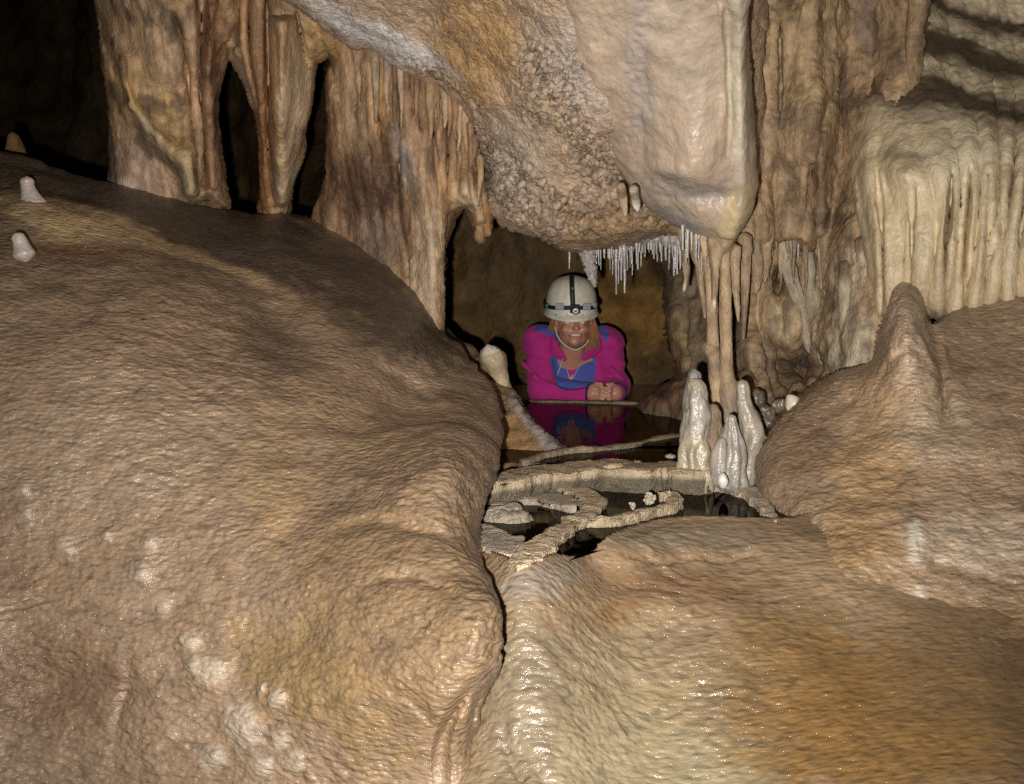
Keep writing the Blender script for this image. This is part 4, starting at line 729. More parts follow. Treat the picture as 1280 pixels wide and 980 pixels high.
# stalactites under the drapery
GS = 'tan stalactites hanging below the pale drapery'
TS = (0.33, 0.235, 0.145)
for i, (pts, Y, lab) in enumerate((
    ([(857, 288, 8), (857, 310, 6), (858, 335, 4), (857, 350, 2.5), (855, 364, 1.6)], 2.72, 'slim tan stalactite with crooked white tip, first beyond the soda straws'),
    ([(868, 290, 10), (871, 315, 7.5), (875, 345, 5), (879, 375, 3), (881, 397, 1.2)], 2.66, 'long tapering tan stalactite just left of the jointed column'),
    ([(893, 300, 10), (894, 325, 8), (894, 350, 5.5), (893, 372, 3), (893, 385, 1.8)], 2.56, 'stout tan stalactite with white drop, hanging between the two columns'),
    ([(916, 310, 8), (918, 335, 6), (920, 365, 4), (922, 388, 2.4), (923, 402, 1)], 2.62, 'sharp tan stalactite directly right of the column pair'),
    ([(932, 296, 8), (932, 325, 6.5), (931, 360, 5), (930, 395, 3.6), (929, 424, 1.6)], 2.74, 'long narrow tan stalactite against the brown wall'),
    ([(944, 286, 12), (945, 310, 11), (946, 335, 9), (946, 352, 5), (945, 366, 2)], 2.88, 'short fat stalactite under the brown curtain'),
    ([(958, 292, 9), (958, 315, 7), (957, 338, 5), (956, 352, 2)], 2.88, 'stubby brownish stalactite beside the dark hole in the curtain'),
    ([(980, 300, 8), (984, 330, 9), (993, 360, 8), (1003, 390, 6), (1008, 420, 5), (1011, 440, 2)], 2.95, 'pale diagonal stalactite leaning right below the dark hole'),
    ([(1006, 300, 9), (1012, 340, 7), (1015, 380, 8.5), (1022, 415, 6), (1026, 445, 5), (1028, 455, 2)], 2.95, 'grey tan stalactite between the diagonal and the blunt ones'),
    ([(1030, 290, 7), (1033, 330, 7), (1036, 370, 6), (1034, 410, 5.5), (1034, 448, 5.5)], 2.88, 'straight stalactite with a broken blunt end above the alcove'),
    ([(880, 296, 6), (881, 312, 4), (882, 326, 1.4)], 2.58, 'tiny tan stalactite on the lip left of the drapery tip'),
    ([(776, 232, 5, -.03), (778, 246, 5), (780, 262, 4), (781, 270, 2)], 2.42, 'short orange tan stalactite on the face of the roof'),
    ([(792, 236, 5, -.03), (794, 248, 5), (796, 258, 4), (797, 264, 1.5)], 2.41, 'short white stalactite on the face of the roof'))):
    base = (0.36, 0.30, 0.22) if 'pale' in lab or 'grey' in lab or 'white stalactite' in lab else TS
    T(drip('stalactite', pts, Y, M_FLUTE, base, 28, noise=0.38, nscale=36, seed=20 + i, mott=.35, flute=.12, nflute=5, blobs=[(pts[-1][0], pts[-1][1], 6, 10, 0, (.58, .56, .5), .8)] if 'white' in lab else ()), lab, 'stalactite', GS)
for i, (pts, Y, lab) in enumerate((
    ([(1060, 330, 9), (1062, 360, 14), (1066, 400, 16), (1068, 440, 17), (1064, 490, 20)], 2.74, 'pale ribbed flowstone pillar with a brown cap, left of the blunt stalagmite on the mound'),
    ([(1078, 300, 8), (1082, 340, 10), (1088, 390, 13), (1092, 440, 15), (1094, 480, 18)], 2.70, 'slender pale ribbed pillar between the brown capped pillar and the cream drapery'))):
    T(drip('flowstone_pillar', pts, Y, M_FLUTE, (0.36, 0.29, 0.2), 52, noise=0.45, nscale=17, seed=50 + i, flute=.12, nflute=8, mott=.3, blobs=[(pts[0][0], pts[0][1], 16, 16, 0, (.15, .1, .065), .9)]), lab, 'flowstone pillar')
random.seed(11)
for i in range(16):
    u = 928 + i * 7.4 + random.uniform(-3, 3); ln = random.uniform(18, 75); r = random.uniform(2.4, 5.5)
    T(drip('stalactite', [(u, 284, r * 1.3), (u + random.uniform(-1, 1), 296 + ln * .3, r), (u + random.uniform(-2, 2), 296 + ln * .7, r * .6), (u + random.uniform(-3, 3), 296 + ln, r * .22)], 2.90 + random.uniform(-.03, .05), M_FLUTE, tuple(np.array(TS) * random.uniform(.7, 1.2)), 20, noise=0.35, nscale=40, seed=200 + i, mott=.3),
      'small irregular tan stalactite in the fringe under the lip of the brown curtain', 'stalactite', 'small stalactites in the fringe under the brown curtain')
random.seed(23)
for i in range(20):
    t = i / 19.0; u = 468 + 132 * t ** .9 + random.uniform(-2, 2); v0 = float(np.interp(u, [460, 520, 556, 585, 600], [56, 92, 114, 152, 205])); ln = random.uniform(40, 95) * (1 - .35 * t); r = random.uniform(2.8, 5.5)
    T(drip('stalactite', [(u, v0 - 8, r * 1.4), (u + random.uniform(-1, 1), v0 + ln * .3, r), (u + random.uniform(-2, 2), v0 + ln * .7, r * .65), (u + random.uniform(-2, 2), v0 + ln, r * .25)], 2.83 + .02 * random.random(), M_FLUTE, random.choice(((0.26, 0.15, 0.075), (0.36, 0.26, 0.17), (0.2, 0.12, 0.07), (0.38, 0.25, 0.13))), 20, noise=0.3, nscale=34, seed=300 + i, mott=.3, stretch=.3),
      'slim brown stalactite in the ragged fringe along the sloping left edge of the roof', 'stalactite', 'slim stalactites along the left edge of the roof')
# knobbly one over the helmet
T(drip('stalactite', [(731, 296, 11), (733, 312, 9), (736, 328, 8), (740, 344, 6), (743, 358, 2.5)], 2.95, M_CRUST, (0.40, 0.36, 0.34), 34, noise=0.5, nscale=75, stretch=1, seed=33), 'knobbly grey stalactite hanging right in front of the white helmet', 'stalactite')
# soda straws
random.seed(5)
def straw(u, v0, v1, r, Y, label, group, col=(0.40, 0.37, 0.35), fat=2.2):
    col = np.array(col) * random.uniform(.75, 1.1)
    a = random.uniform(-1, 1)
    o = drip('soda_straw', [(u, v0, r * fat), (u + a * .1, v0 + (v1 - v0) * .22, r * fat * .8), (u + a * .2, v0 + (v1 - v0) * .45, r * 1.35), (u + a * .5, v0 + (v1 - v0) * .7, r), (u + a * .6, v1, r * 0.8)], Y, M_WHITE, col, 10, noise=0.2, nscale=120, seed=int(u), sub=4)
    return T(o, label, 'soda straw', group)
LWX = 'thin white soda straw in the dense row under the roof lip right of the helmet'
GW = 'white soda straws in the dense row beside the helmet'
def row_label(u):
    return ('soda straw at the row end next to the knobbly grey stalactite' if u < 757 else 'soda straw in the long dense part of the row right of the helmet' if u < 800 else
            'short soda straw in the middle gap of the dense row' if u < 826 else 'soda straw at the far end of the row beside the tan stalactites')
def tip(u):   # how far down the row of straws reaches
    return float(np.interp(u, [738, 746, 756, 766, 776, 786, 796, 806, 820, 832, 845, 852], [322, 338, 344, 350, 362, 356, 342, 326, 326, 330, 346, 330]))
for row, Y in ((0, 2.93), (1, 2.99), (2, 3.04)):
    for i in range(26):
        u = 739 + i * 4.4 + row * 1.5 + random.uniform(-2.4, 2.4); t = tip(u) - 300
        straw(u, 296, 300 + t * random.uniform(0.35, 1.05) ** 1.0, random.uniform(0.7, 1.5), Y + random.uniform(-.03, .03), row_label(u), GW, fat=random.uniform(3, 7))
for (u, v) in ((770, 368), (781, 366), (777, 350)): straw(u, 300, v, 1.5, 2.95, 'one of three longest thin straws in the row, reaching lowest beside the helmet', GW)
straw(712, 306, 336, 1.1, 2.97, 'single thin soda straw hanging alone above the middle of the helmet', None)
LR = 'thin pale soda straw on the edge of the brown curtain right of the drapery tip'
for i in range(20):
    u = 930 + i * 6.6 + random.uniform(-3, 3)
    straw(u, 286 + random.uniform(-2, 6), 298 + random.uniform(4, 22) + (18 if i in (5, 9, 10) else 0), random.uniform(0.7, 1.4), 2.93 + random.uniform(-.02, .02), LR, 'pale soda straws right of the drapery tip', (0.34, 0.31, 0.28))
for i in range(12):
    u = 852 + i * 4.2 + random.uniform(-1.5, 1.5)
    straw(u, 276 + i * 2.0, 304 + i * 2.2 + random.uniform(2, 24), random.uniform(0.8, 1.5), 2.60 + random.uniform(-.02, .03), 'thin pale soda straw among the tan stalactites below the drapery', 'pale soda straws among the tan stalactites', (0.36, 0.33, 0.3))
# small stalagmites on and behind the left mound
T(drip('stalagmite', [(42, 256, 16), (38, 244, 11), (35, 234, 8.5), (34, 226, 8.5)], 2.60, M_WHITE, (0.5, 0.42, 0.37), 30, noise=0.08, nscale=20, seed=61), 'round white topped stalagmite nub, upper one of two on the left mound', 'stalagmite')
T(drip('stalagmite', [(30, 318, 14), (27, 308, 10), (24, 300, 8.5), (22, 296, 8)], 2.22, M_WHITE, (0.5, 0.43, 0.38), 30, noise=0.08, nscale=20, seed=62), 'smaller pale stalagmite nub, lower one of two on the left mound', 'stalagmite')
T(drip('stalagmite', [(20, 215, 20), (18, 195, 15), (17, 180, 10), (16, 170, 7)], 3.4, M_FLUTE, (0.25, 0.14, 0.06), 30, noise=0.15, nscale=20, seed=63), 'dim orange brown stalagmite in the dark behind the left mound', 'stalagmite')
T(drip('stalagmite', [(634, 500, 10), (629, 484, 11), (624, 470, 12), (619, 456, 15), (614, 446, 16), (612, 440, 14)], 3.0, M_CREAM, (0.36, 0.275, 0.17), 34, noise=0.18, nscale=28, seed=64, blobs=[(611, 436, 16, 6, 0, (.6, .56, .5), .8)]), 'cream stalagmite stump with a pale flat top leaning left beside the caver', 'stalagmite')
#==PERSON==
import openvdb as _vdb
class SDF:
    def __init__(s, lo, hi, vox):
        s.lo = np.array(lo, float); s.vox = vox
        s.n = np.ceil((np.array(hi) - s.lo) / vox).astype(int) + 1
        s.d = np.full(s.n, 0.2, np.float32)
    def _sub(s, lo, hi):
        a = np.clip(np.floor((np.array(lo) - s.lo) / s.vox).astype(int), 0, s.n - 1); b = np.clip(np.ceil((np.array(hi) - s.lo) / s.vox).astype(int) + 1, 1, s.n)
        if (b <= a).any(): return None, None
        g = np.meshgrid(*[s.lo[k] + s.vox * np.arange(a[k], b[k]) for k in range(3)], indexing='ij')
        return tuple(slice(a[k], b[k]) for k in range(3)), np.stack(g, -1)
    def _mix(s, sl, d, k, sub):
        o = s.d[sl]
        if sub: d = -d; h = np.clip(0.5 - 0.5 * (o - d) / k, 0, 1); s.d[sl] = o * (1 - h) + d * h + k * h * (1 - h) if k > 1e-6 else np.maximum(o, d)
        else: h = np.clip(0.5 + 0.5 * (o - d) / k, 0, 1); s.d[sl] = o * (1 - h) + d * h - k * h * (1 - h)
    def cap(s, a, b, ra, rb, k=0.01, sub=False):
        a = np.array(a, float); b = np.array(b, float); m = max(ra, rb) + 3 * k + 3 * s.vox
        sl, p = s._sub(np.minimum(a, b) - m, np.maximum(a, b) + m)
        if sl is None: return
        ab = b - a; t = np.clip(((p - a) @ ab) / (ab @ ab + 1e-12), 0, 1)
        s._mix(sl, (np.linalg.norm(p - a - t[..., None] * ab, axis=-1) - (ra + (rb - ra) * t)).astype(np.float32), k, sub)
    def ell(s, c, r, k=0.01, rot=(0, 0, 0), sub=False):
        from mathutils import Euler
        c = np.array(c, float); r = np.array(r, float); R = np.array(Euler(rot).to_matrix()); m = r.max() + 3 * k + 3 * s.vox
        sl, p = s._sub(c - m, c + m)
        if sl is None: return
        q = (p - c) @ R; k0 = np.linalg.norm(q / r, axis=-1); k1 = np.linalg.norm(q / (r * r), axis=-1) + 1e-9
        s._mix(sl, (k0 * (k0 - 1) / k1).astype(np.float32), k, sub)
    def chain(s, pts, rads, k=0.006):
        for i in range(len(pts) - 1): s.cap(pts[i], pts[i + 1], rads[i], rads[i + 1], k)
    def mesh(s):
        g = _vdb.FloatGrid(); g.background = 0.2 if hasattr(g, 'background') and False else g.background
        g.copyFromArray(np.ascontiguousarray(s.d)); v, t, q = g.convertToPolygons(0.0, 0.0)
        v = np.array(v, float) * s.vox + s.lo; q = np.array(q, np.int64)
        if len(t): q = np.vstack([q, np.stack([t[:, 0], t[:, 1], t[:, 2], t[:, 2]], -1)])
        n = vnormals(v, q)
        # outward
        i = len(v) // 2
        c = np.clip(np.round((v[::97] + n[::97] * s.vox * 1.5 - s.lo) / s.vox).astype(int), 0, s.n - 1)
        if (s.d[c[:, 0], c[:, 1], c[:, 2]] < 0).mean() > 0.5: q = q[:, ::-1]
        return v, q
def pxof(p):
    ca, sa = math.cos(PITCH), math.sin(PITCH); dz = p[:, 1] * ca - p[:, 2] * sa
    return CX + FPX * p[:, 0] / dz, CY - FPX * (p[:, 1] * sa + p[:, 2] * ca) / dz
def vcol(name, rough, spec=0.4, bump=0.0, scale=300, sheen=0.0, sss=0.0):
    m = bpy.data.materials.new(name); m.use_nodes = True; nt = m.node_tree; b = nt.nodes["Principled BSDF"]; L = nt.links.new
    at = NN(nt, 'ShaderNodeAttribute', attribute_name="col"); L(at.outputs['Color'], b.inputs['Base Color'])
    b.inputs['Roughness'].default_value = rough; b.inputs['Specular IOR Level'].default_value = spec
    if sheen: b.inputs['Sheen Weight'].default_value = sheen
    if sss: b.inputs['Subsurface Weight'].default_value = sss; b.inputs['Subsurface Radius'].default_value = (0.01, 0.004, 0.002)
    if bump:
        g = NN(nt, 'ShaderNodeNewGeometry'); n = NN(nt, 'ShaderNodeTexNoise'); n.inputs['Scale'].default_value = scale; n.inputs['Detail'].default_value = 5
        bp = NN(nt, 'ShaderNodeBump'); bp.inputs['Strength'].default_value = 0.7; bp.inputs['Distance'].default_value = bump
        L(g.outputs['Position'], n.inputs['Vector']); L(n.outputs[0], bp.inputs['Height']); L(bp.outputs[0], b.inputs['Normal'])
    return m

def person():
    base = P(714, 500, 4.25)
    root = empty('person', base, label='smiling caver in a pink and blue fleece leaning on her elbows at the pool edge', cat='person')
    S = SDF((-0.10, 3.90, -0.42), (0.62, 5.05, 0.14), 0.0035)
    # head
    hc = P(717.5, 406, 4.10)
    S.ell(hc + [0, 0.02, 0.015], (.072, .092, .095), .01)
    S.ell(hc + [0, -0.01, -0.035], (.058, .070, .060), .02)           # jaw
    S.ell(P(718, 427.5, 4.035), (.022, .018, .016), .012)              # chin
    for s_ in (-1, 1):
        S.ell(hc + [s_ * .036, -0.062, -0.018], (.020, .018, .018), .014)   # cheeks
        S.cap(hc + [s_ * .012, -0.078, .028], hc + [s_ * .045, -0.066, .026], .009, .008, .010)   # brow
        S.ell(hc + [s_ * .031, -0.088, .012], (.015, .014, .010), .008, sub=True)  # eye socket
        S.ell(hc + [s_ * .073, 0.015, 0.0], (.010, .020, .030), .006)    # ears
    S.cap(hc + [.002, -0.080, .020], hc + [.003, -0.106, -.012], .008, .011, .008)      # nose
    for s_ in (-1, 1): S.ell(hc + [.003 + s_ * .010, -0.094, -.014], (.008, .009, .007), .005)
    S.cap(hc + [-.020, -0.079, -.036], hc + [.024, -0.079, -.034], .0055, .0055, .006)    # upper lip
    S.cap(hc + [-.016, -0.078, -.051], hc + [.019, -0.078, -.050], .006, .006, .006)
    S.cap(hc + [-.024, -0.090, -.0415], hc + [.027, -0.090, -.040], .0045, .0045, .003, sub=True)  # open smile
    # neck, chest, trunk
    S.cap(hc + [-.003, .045, -.05], P(714, 447, 4.21), .052, .056, .02)
    S.ell(P(714, 462, 4.27), (.135, .085, .09), .03, rot=(-0.5, 0, 0))
    S.cap(P(714, 470, 4.33), P(716, 462, 4.72), .125, .12, .04)
    S.cap(P(700, 462, 4.74), P(694, 478, 4.50), .085, .055, .03); S.cap(P(732, 462, 4.74), P(738, 478, 4.50), .085, .055, .03)   # thighs
    S.cap(P(694, 480, 4.48), P(692, 478, 4.96), .05, .035, .02); S.cap(P(738, 480, 4.48), P(740, 478, 4.96), .05, .035, .02)      # shins
    # arms
    sl, el, wl = P(676, 427, 4.24), P(676, 486, 4.16), P(733, 492, 4.085)
    sr, er, wr = P(757, 428, 4.24), P(770, 482, 4.22), P(771, 491, 4.11)
    for a, b, c in ((sl, el, wl), (sr, er, wr)):
        S.ell(a, (.055, .055, .055), .03); S.cap(a, b, .047, .038, .02); S.cap(b, c, .038, .025, .015)
        S.cap(a, P(714, 452, 4.26), .05, .07, .03)
    # hands
    def hand(w, sgn, px, palm_u, k_u, tips, thumb):
        pc = P(palm_u, 491.5, 4.055)
        S.cap(w, pc, .024, .026, .012); S.ell(pc, (.030, .017, .034), .010)
        for i, vrow in enumerate((483.5, 488.5, 493.5, 498.0)):
            kn = P(k_u, vrow, 4.045); m1 = P(tips[i][0], tips[i][1], 4.022 + 0.002 * i); m2 = P(tips[i][2], tips[i][3], 4.025); m3 = P(tips[i][4], tips[i][5], 4.042)
            r = (.0088, .0092, .0088, .0076)[i]
            S.cap(pc * 0.5 + kn * 0.5, kn, .011, r * 1.08, .004)
            S.chain([kn, m1, m2, m3], [r * 1.05, r * .95, r * .85, r * .72], .0018)
        S.chain([P(thumb[0], thumb[1], 4.05), P(thumb[2], thumb[3], 4.03), P(thumb[4], thumb[5], 4.022)], [.012, .0098, .008], .003)
    hand(wl, 1, 0, 741.5, 746, [(752, 484, 757, 485.5, 757.5, 488), (752.5, 489.5, 757.5, 491, 757.5, 493), (752, 494.5, 756.5, 495.5, 757, 497), (750.5, 498.8, 754.5, 499.2, 755, 500)], (740, 484, 746, 480, 752, 479.8))
    hand(wr, -1, 0, 769, 766, [(762, 484, 760, 486, 761, 488.5), (762, 489.3, 759.6, 491, 760.5, 493.5), (762, 494.4, 759.4, 495.6, 760.5, 497), (762.5, 498.7, 760, 499.3, 761, 500)], (770, 484, 765, 480.5, 759.5, 480.5))
    v, q = S.mesh()
    u_, v_ = pxof(v)
    sk = np.array((0.56, 0.28, 0.19)); c = np.ones((len(v), 3)) * sk
    c *= (1 + 0.10 * fbm(v, 40, 3, 200))[:, None]
    L_ = v - hc
    k = (np.exp(-(((np.abs(L_[:, 0]) - .036) / .022) ** 2 + ((L_[:, 2] + .018) / .02) ** 2)) * (L_[:, 1] < -.03) * .5 + np.exp(-((L_[:, 0] - .003) ** 2 + (L_[:, 2] + .01) ** 2) / .014 ** 2) * (L_[:, 1] < -.085) * .4)[:, None]
    c = c * (1 - k) + np.array((0.62, 0.20, 0.14)) * k
    lips = ((np.abs(L_[:, 0] - .002) < .026) & (np.abs(L_[:, 2] + .043) < .014) & (L_[:, 1] < -.06))
    lipk = (lips * np.clip(1 - ((L_[:, 0] - .002) / .027) ** 2 - ((L_[:, 2] + .043) / .0145) ** 2, 0, 1) ** .5)[:, None]
    c = c * (1 - lipk) + np.array((0.42, 0.10, 0.085)) * lipk
    M_SKIN = vcol('skin', 0.42, 0.5, 0.0006, 500, sss=0.12)
    body = make_mesh('body', v, q, M_SKIN, c, parent=root, origin=base)
    del S
    M_TEETH = plain('teeth', (0.75, 0.70, 0.60), 0.3); M_EYE = plain('eye', (0.7, 0.68, 0.64), 0.2); M_IRIS = plain('iris', (0.03, 0.03, 0.035), 0.2)
    def easy_ell(name, c, r, m, seg=20, parent=root, fn=None): return ellipsoid(name, c, r, m, (1, 1, 1), seg, 0.0, 1, 1, parent=parent, fn=fn)
    easy_ell('teeth', hc + [.0015, -.0795, -.0400], (.0205, .006, .0050), M_TEETH, 24, parent=body)
    for s_ in (-1, 1):
        e = easy_ell('eye', hc + [s_ * .031, -.070, .012], (.0115, .0105, .0085), M_EYE, parent=body)
    # jacket
    J = SDF((-0.10, 3.98, -0.42), (0.62, 4.95, 0.08), 0.004)
    J.ell(P(714, 465, 4.28), (.160, .105, .115), .03, rot=(-0.5, 0, 0))
    J.cap(P(714, 470, 4.34), P(716, 462, 4.72), .15, .14, .04)
    for a, b, c, e in ((sl, el, wl, P(736, 492, 4.08)), (sr, er, wr, P(770, 491, 4.10))):
        J.ell(a + [0, 0, -.004], (.070, .070, .064), .04); J.cap(a, b, .066, .053, .025); J.cap(b, e, .053, .038, .012)
        J.cap(a, P(714, 440, 4.27), .058, .075, .03)
    # folds
    J.cap(P(668, 470, 4.10), P(690, 481, 4.10), .006, .006, .02); J.cap(P(655, 455, 4.17), P(672, 475, 4.10), .008, .006, .02); J.cap(P(764, 462, 4.16), P(777, 474, 4.14), .008, .006, .02)
    # V neck opening and room for the neck
    J.cap(P(713, 474, 4.13), P(716, 446, 4.17), .006, .050, .006, sub=True); J.cap(P(716, 446, 4.17), P(716, 415, 4.20), .052, .066, .006, sub=True)
    v, q = J.mesh(); n = vnormals(v, q)
    v = v + n * (0.005 * fbm(v, 13, 2, 210) + 0.006 * ridged(v, (9, 9, 20), 1, 211))[:, None]
    u_, v_ = pxof(v)
    mag = np.array((0.54, 0.035, 0.25)); blue = np.array((0.10, 0.13, 0.45)); dk = np.array((0.03, 0.02, 0.08))
    c = np.ones((len(v), 3)) * mag * (1 + 0.12 * fbm(v, 9, 3, 212))[:, None]
    def inpoly(pl, cc, edge=1.2):
        d, _, _, _, i = polydist(u_, v_, pl); k = np.where(i, 1.0, 0.0) * (v[:, 1] < 4.6); return c * (1 - k[:, None]) + cc * (1 + 0.1 * fbm(v, 9, 3, 213))[:, None] * k[:, None]
    c = inpoly([(687, 447), (699, 442), (708, 452), (712, 474), (716, 486), (700, 487), (694, 476), (690, 462)], blue)
    c = inpoly([(727, 450), (744, 442), (745, 462), (742, 482), (716, 486), (713, 476), (720, 464)], blue)
    c = inpoly([(666, 413), (676, 400), (694, 394), (702, 408), (697, 430), (684, 418)], blue * 0.9)
    c = inpoly([(746, 400), (756, 408), (763, 420), (757, 428), (751, 416), (745, 410)], blue * 0.9)
    for line in ([(694, 480), (703, 485), (716, 487), (730, 485), (744, 482)],):
        d, _, _, _, _ = polydist(u_, v_, catmull(line, 5, False), False); k = (np.exp(-(d / 1.1) ** 2) * (v[:, 1] < 4.4))[:, None]; c = c * (1 - k) + dk * k
    M_FLEECE = vcol('fleece', 0.95, 0.1, 0.002, 260, sheen=0.08)
    jk = make_mesh('jacket', v, q, M_FLEECE, np.clip(c, 0, 1), parent=root, origin=base)
    M_DARK = plain('dark_piping', (0.03, 0.015, 0.06), 0.9)
    M_MAG = plain('fleece_pink', (0.50, 0.035, 0.23), 0.95, spec=0.1, bump=0.002, scale=260)
    def tube(name, pts, r, m, parent=root, seg=10, squash=1.0, closed=False):
        pts = catmull(np.array(pts), 5, closed)
        if closed: pts = np.vstack([pts, pts[:1]])
        rr = np.ones(len(pts)) * r if np.isscalar(r) else np.interp(np.linspace(0, 1, len(pts)), np.linspace(0, 1, len(r)), r)
        vv, ff = tube_verts(pts, rr, seg, squash); nn = vnormals(vv, ff)
        if nn[len(nn) // 2] @ (vv[len(nn) // 2] - pts[len(pts) // 2]) < 0: ff = ff[:, ::-1]
        return make_mesh(name, vv, ff, m, None, parent=parent, origin=world_loc(parent))
    # cuffs: rings at the wrists
    for w, e, rad in ((P(736.5, 492, 4.075), el, .037), (P(770.5, 491, 4.088), er, .039)):
        ax = (w - np.array(e)); ax /= np.linalg.norm(ax); s1 = np.cross(ax, [0, 0, 1.0]); s1 /= np.linalg.norm(s1); s2 = np.cross(s1, ax)
        tube('cuff', [w + rad * (math.cos(t) * s1 + math.sin(t) * s2) for t in np.linspace(0, 2 * math.pi, 16, endpoint=False)], .0045, M_DARK, jk, closed=True)
    # collar flaps, thick soft triangles lying open
    def flap(pts2d, Y, th, m, name='collar'):
        pl = catmull(pts2d, 4); d0 = pl.mean(0); ring = P(pl[:, 0], pl[:, 1], Y(pl[:, 0], pl[:, 1])); vs = []
        for k, (s_, off) in enumerate(((1.0, 0), (1.0, -th * .7), (.9, -th), (.0, -th * 1.15))):
            r2 = d0 + (pl - d0) * s_; vs.append(P(r2[:, 0], r2[:, 1], Y(r2[:, 0], r2[:, 1]) + off))
        vs = np.vstack([P(*(d0 + (pl - d0) * 0).T, Y((d0 + 0 * pl)[:, 0], (d0 + 0 * pl)[:, 1])), *vs]); ff = grid_mesh(5, len(pl))
        nn = vnormals(vs, ff)
        if nn[-len(pl) * 2][1] > 0: ff = ff[:, ::-1]
        return make_mesh(name, vs, ff, m, None, parent=jk, origin=world_loc(jk))
    flap([(688, 424), (692, 420), (700, 434), (708, 447), (706, 452), (696, 448), (688, 440)], lambda u, v: 4.135 + 0 * u + (706 - u) * .0012, .016, M_MAG)
    flap([(750, 422), (745, 420), (737, 434), (727, 447), (730, 451), (742, 446), (753, 437)], lambda u, v: 4.135 + 0 * u + (u - 728) * .0012, .016, M_MAG)
    tube('zipper', [P(706, 452, 4.125), P(709, 463, 4.135), P(713, 477, 4.14)], .0022, plain('zip_white', (0.5, 0.42, 0.45), .5), jk, 8)
    tube('zipper', [P(728, 451, 4.125), P(721, 464, 4.135), P(714, 477, 4.14)], .0022, plain('zip_pale', (0.4, 0.36, 0.5), .5), jk, 8)
    tube('drawstring', [P(703, 449, 4.112), P(701.5, 456, 4.105), P(699, 462, 4.10), P(697, 468, 4.10)], .0016, plain('cord_white', (0.7, 0.65, 0.6), .6), jk, 8)
    tube('undershirt', [P(711, 469, 4.15), P(714, 474, 4.142), P(716, 469, 4.15)], .004, plain('shirt_white', (0.6, 0.5, 0.5), .8), root, 8)
    # helmet
    hh = P(714.5, 390.5, 4.12) + np.array([0, 0.02, 0.012]); tilt = math.radians(11)
    def hx(x, y, z):   # helmet space -> world, tilted forward
        c_, s_ = math.cos(tilt), math.sin(tilt)
        return np.stack([hh[0] + x, hh[1] + y * c_ - z * s_, hh[2] + y * s_ + z * c_], -1)
    prof = [(0.001, .152), (.03, .149), (.06, .137), (.085, .112), (.098, .080), (.104, .045), (.106, .018), (.108, .0), (.113, -.010), (.1145, -.016), (.112, -.019), (.106, -.016), (.099, .0), (.094, .04), (.075, .10), (.03, .138), (.001, .141)]
    prof = catmull(prof, 3, False); seg = 72; th = np.linspace(0, 2 * math.pi, seg, endpoint=False)
    rr, zz = prof[:, 0][:, None], prof[:, 1][:, None] * np.where(prof[:, 1][:, None] > 0, .93, 1)
    front = np.clip(-np.sin(th), 0, 1)[None] ** 2
    X = rr * np.cos(th)[None]; Yy = rr * np.sin(th)[None] * 1.18 - front * np.where(zz < .0, .014, 0); Z = zz - front * np.where(zz < 0, .004, 0) + 0 * X
    ribk = np.exp(-((np.abs(X) - .035) / .006) ** 2) * (zz > .05); Z = Z - .0015 * ribk
    v = hx(X.ravel(), Yy.ravel(), Z.ravel()); ff = grid_mesh(len(prof), seg); nn = vnormals(v, ff)
    if nn[seg * 12 + 5] @ (v[seg * 12 + 5] - hh) < 0: ff = ff[:, ::-1]
    mh = plain('helmet_shell', (0.80, 0.74, 0.60), 0.35, bump=0.0006, scale=40)
    hel = make_mesh('helmet', v, ff, mh, None, parent=root, origin=hh)
    M_BLK = plain('black_strap', (0.018, 0.018, 0.02), 0.6); M_GRY = plain('grey_plastic', (0.42, 0.44, 0.46), 0.35); M_SIL = plain('silver', (0.8, 0.8, 0.82), 0.18, metal=1.0); M_GRN = plain('green_print', (0.04, 0.45, 0.12), 0.4)
    M_LENS = plain('lamp_lens', (0.85, 0.87, 0.9), 0.08, spec=0.8)
    def on(thd, z, off=0.003):   # a point on the shell
        r = np.interp(z, [-.016, .0, .045, .08, .112, .137, .149], [.1145, .108, .104, .098, .085, .06, .03]) + off; t = math.radians(thd)
        return hx(r * math.cos(t), r * math.sin(t) * 1.18, z)
    tube('headband', [on(a, .028 + .004 * math.sin(math.radians(a * 3))) for a in range(0, 360, 15)], .0085, M_BLK, hel, 10, squash=1.0, closed=True)
    tube('top_strap', [on(-91, .045), on(-92, .075), on(-93, .105), on(-94, .13), on(-95, .146)], .010, M_BLK, hel, 10, squash=.45)
    def box(name, c, r, m, parent, rz=0.0, bev=.003):
        me = bpy.data.meshes.new(name); bm = bmesh.new(); bmesh.ops.create_cube(bm, size=1)
        for vv in bm.verts: vv.co = Vector((vv.co.x * r[0], vv.co.y * r[1], vv.co.z * r[2]))
        bmesh.ops.bevel(bm, geom=bm.edges[:], offset=bev, segments=2, affect='EDGES', profile=.5); bm.to_mesh(me); bm.free(); me.materials.append(m)
        o = bpy.data.objects.new(name, me); link(o, parent); o.location = Vector(c) - world_loc(parent); o.rotation_euler = (tilt, 0, rz); return o
    lamp = box('lamp_housing', on(-87, .030, .014), (.040, .024, .034), M_BLK, hel)
    c0 = np.array(on(-87, .030, .030))
    easy_ell('lamp_reflector', c0, (.0175, .008, .0175), M_SIL, 28, parent=lamp); easy_ell('lamp_lens', c0 + [0, -.006, 0], (.012, .005, .012), M_LENS, 24, parent=lamp)
    easy_ell('lamp_bulb', c0 + [0, -.0105, 0], (.0045, .003, .0045), M_BLK, 14, parent=lamp)
    box('battery_clip', on(-118, .036, .010), (.036, .012, .026), M_GRY, hel, -.45); box('battery_clip', on(-62, .036, .010), (.034, .012, .026), M_GRY, hel, .45)
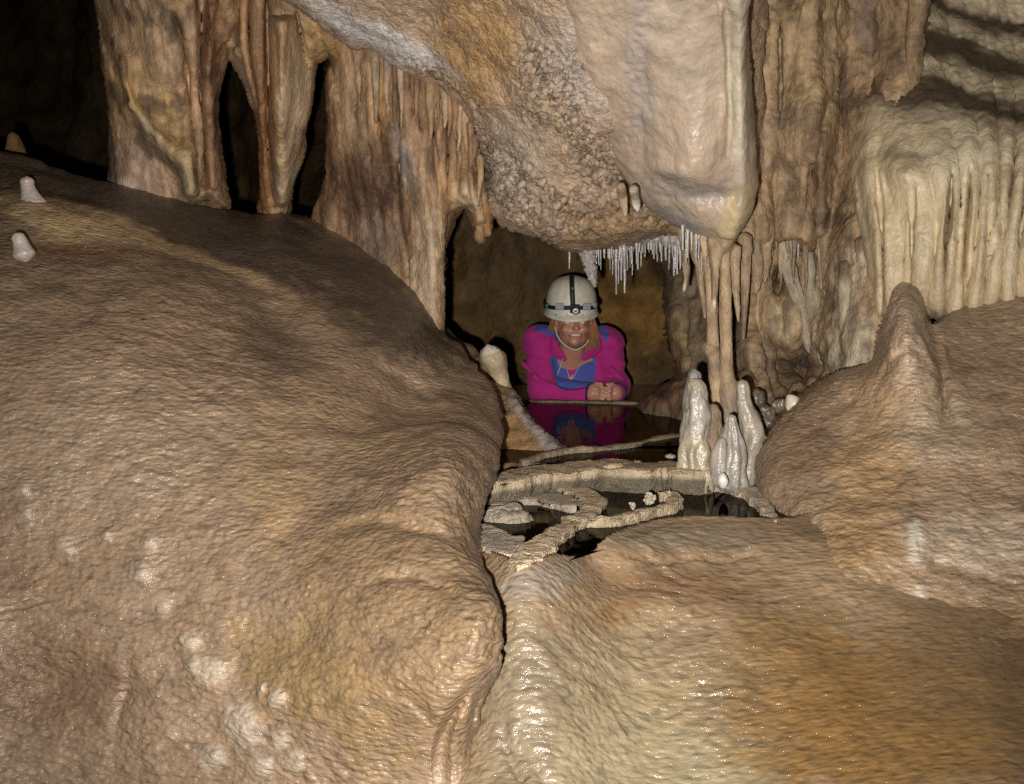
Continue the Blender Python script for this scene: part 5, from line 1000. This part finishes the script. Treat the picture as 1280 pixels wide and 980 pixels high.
    box('strap_buckle', on(-158, .026, .008), (.030, .010, .020), M_BLK, hel, -1.1); box('strap_buckle', on(-38, .032, .008), (.024, .010, .022), M_GRY, hel, .9)
    box('green_badge', on(-152, .028, .012), (.010, .006, .010), M_GRN, hel, -1.0, .001); box('green_badge', on(-92, .108, .012), (.005, .004, .009), M_GRN, hel, 0, .001)
    for a, z in ((-128, -.002), (-103, .002), (-70, .002), (-52, .0)): easy_ell('rivet', on(a, z, .001), (.0038, .0038, .0038), M_SIL if a != -128 else M_BLK, 12, parent=hel)
    # chin strap
    M_ST = plain('chin_strap', (0.62, 0.52, 0.45), .6)
    tube('chin_strap', [hc + [-.078, -.005, -.01], hc + [-.068, -.025, -.045], hc + [-.046, -.045, -.076], hc + [-.015, -.058, -.096], hc + [.012, -.06, -.098], hc + [.045, -.045, -.078], hc + [.068, -.025, -.04]], .0038, M_ST, root, 8)
    # hair: thin strands in one mesh
    rs = np.random.RandomState(3); store = {True: [], False: []}
    for i in range(300):
        right = i > 70
        if right: a0 = hc + [.062 + rs.uniform(-.010, .018), -.045 + rs.uniform(0, .09), .03]; ln = rs.uniform(.08, .135)
        else: a0 = hc + [-.078 + rs.uniform(-.012, .006), rs.uniform(-.02, .06), .03]; ln = rs.uniform(.03, .07)
        sx = rs.uniform(-.015, .025) * (1 if right else -.4); fz = rs.uniform(-.02, .012)
        pts = catmull([a0, a0 + [sx * .6, fz * .3, -ln * .35], a0 + [sx + rs.uniform(-.008, .008), fz, -ln * .7], a0 + [sx * .8 + rs.uniform(-.012, .012), fz * 1.2, -ln]], 3, False)
        store[right].append(tube_verts(pts, np.linspace(.0022, .0007, len(pts)), 6))
    for i in range(6):   # wisps crossing the face
        a0 = hc + [.040 + i * .004, -.075, .03]; pts = catmull([a0, a0 + [-.006, -.02, -.03], a0 + [-.004 + rs.uniform(-.01, .01), -.022, -.06], a0 + [.004, -.012, -.085]], 3, False)
        store[True].append(tube_verts(pts, np.linspace(.001, .0006, len(pts)), 6))
    mh_ = vcol('hair', 0.4, 0.5)
    for side in (True, False):
        n0 = 0; vs = []; fs = []
        for w, ff in store[side]: vs.append(w); fs.append(ff + n0); n0 += len(w)
        vs = np.vstack(vs); fs = np.vstack(fs)
        hcx = np.array((0.34, 0.145, 0.055)) * (1 + .3 * perlin(vs * 60))[:, None]
        make_mesh('hair', vs, fs, mh_, hcx, parent=root, origin=base)
    M_TR = plain('dark_trousers', (0.02, 0.02, 0.035), 0.9)
    S2 = SDF((-0.10, 4.35, -0.45), (0.55, 5.1, 0.0), 0.008)
    for a, b, ra, rb in ((P(700, 462, 4.74), P(694, 478, 4.50), .10, .072), (P(732, 462, 4.74), P(738, 478, 4.50), .10, .072), (P(694, 480, 4.48), P(692, 478, 4.96), .064, .05), (P(738, 480, 4.48), P(740, 478, 4.96), .064, .05)): S2.cap(a, b, ra, rb, .02)
    v, q = S2.mesh(); make_mesh('trousers', v, q, M_TR, None, parent=root, origin=base)
person()
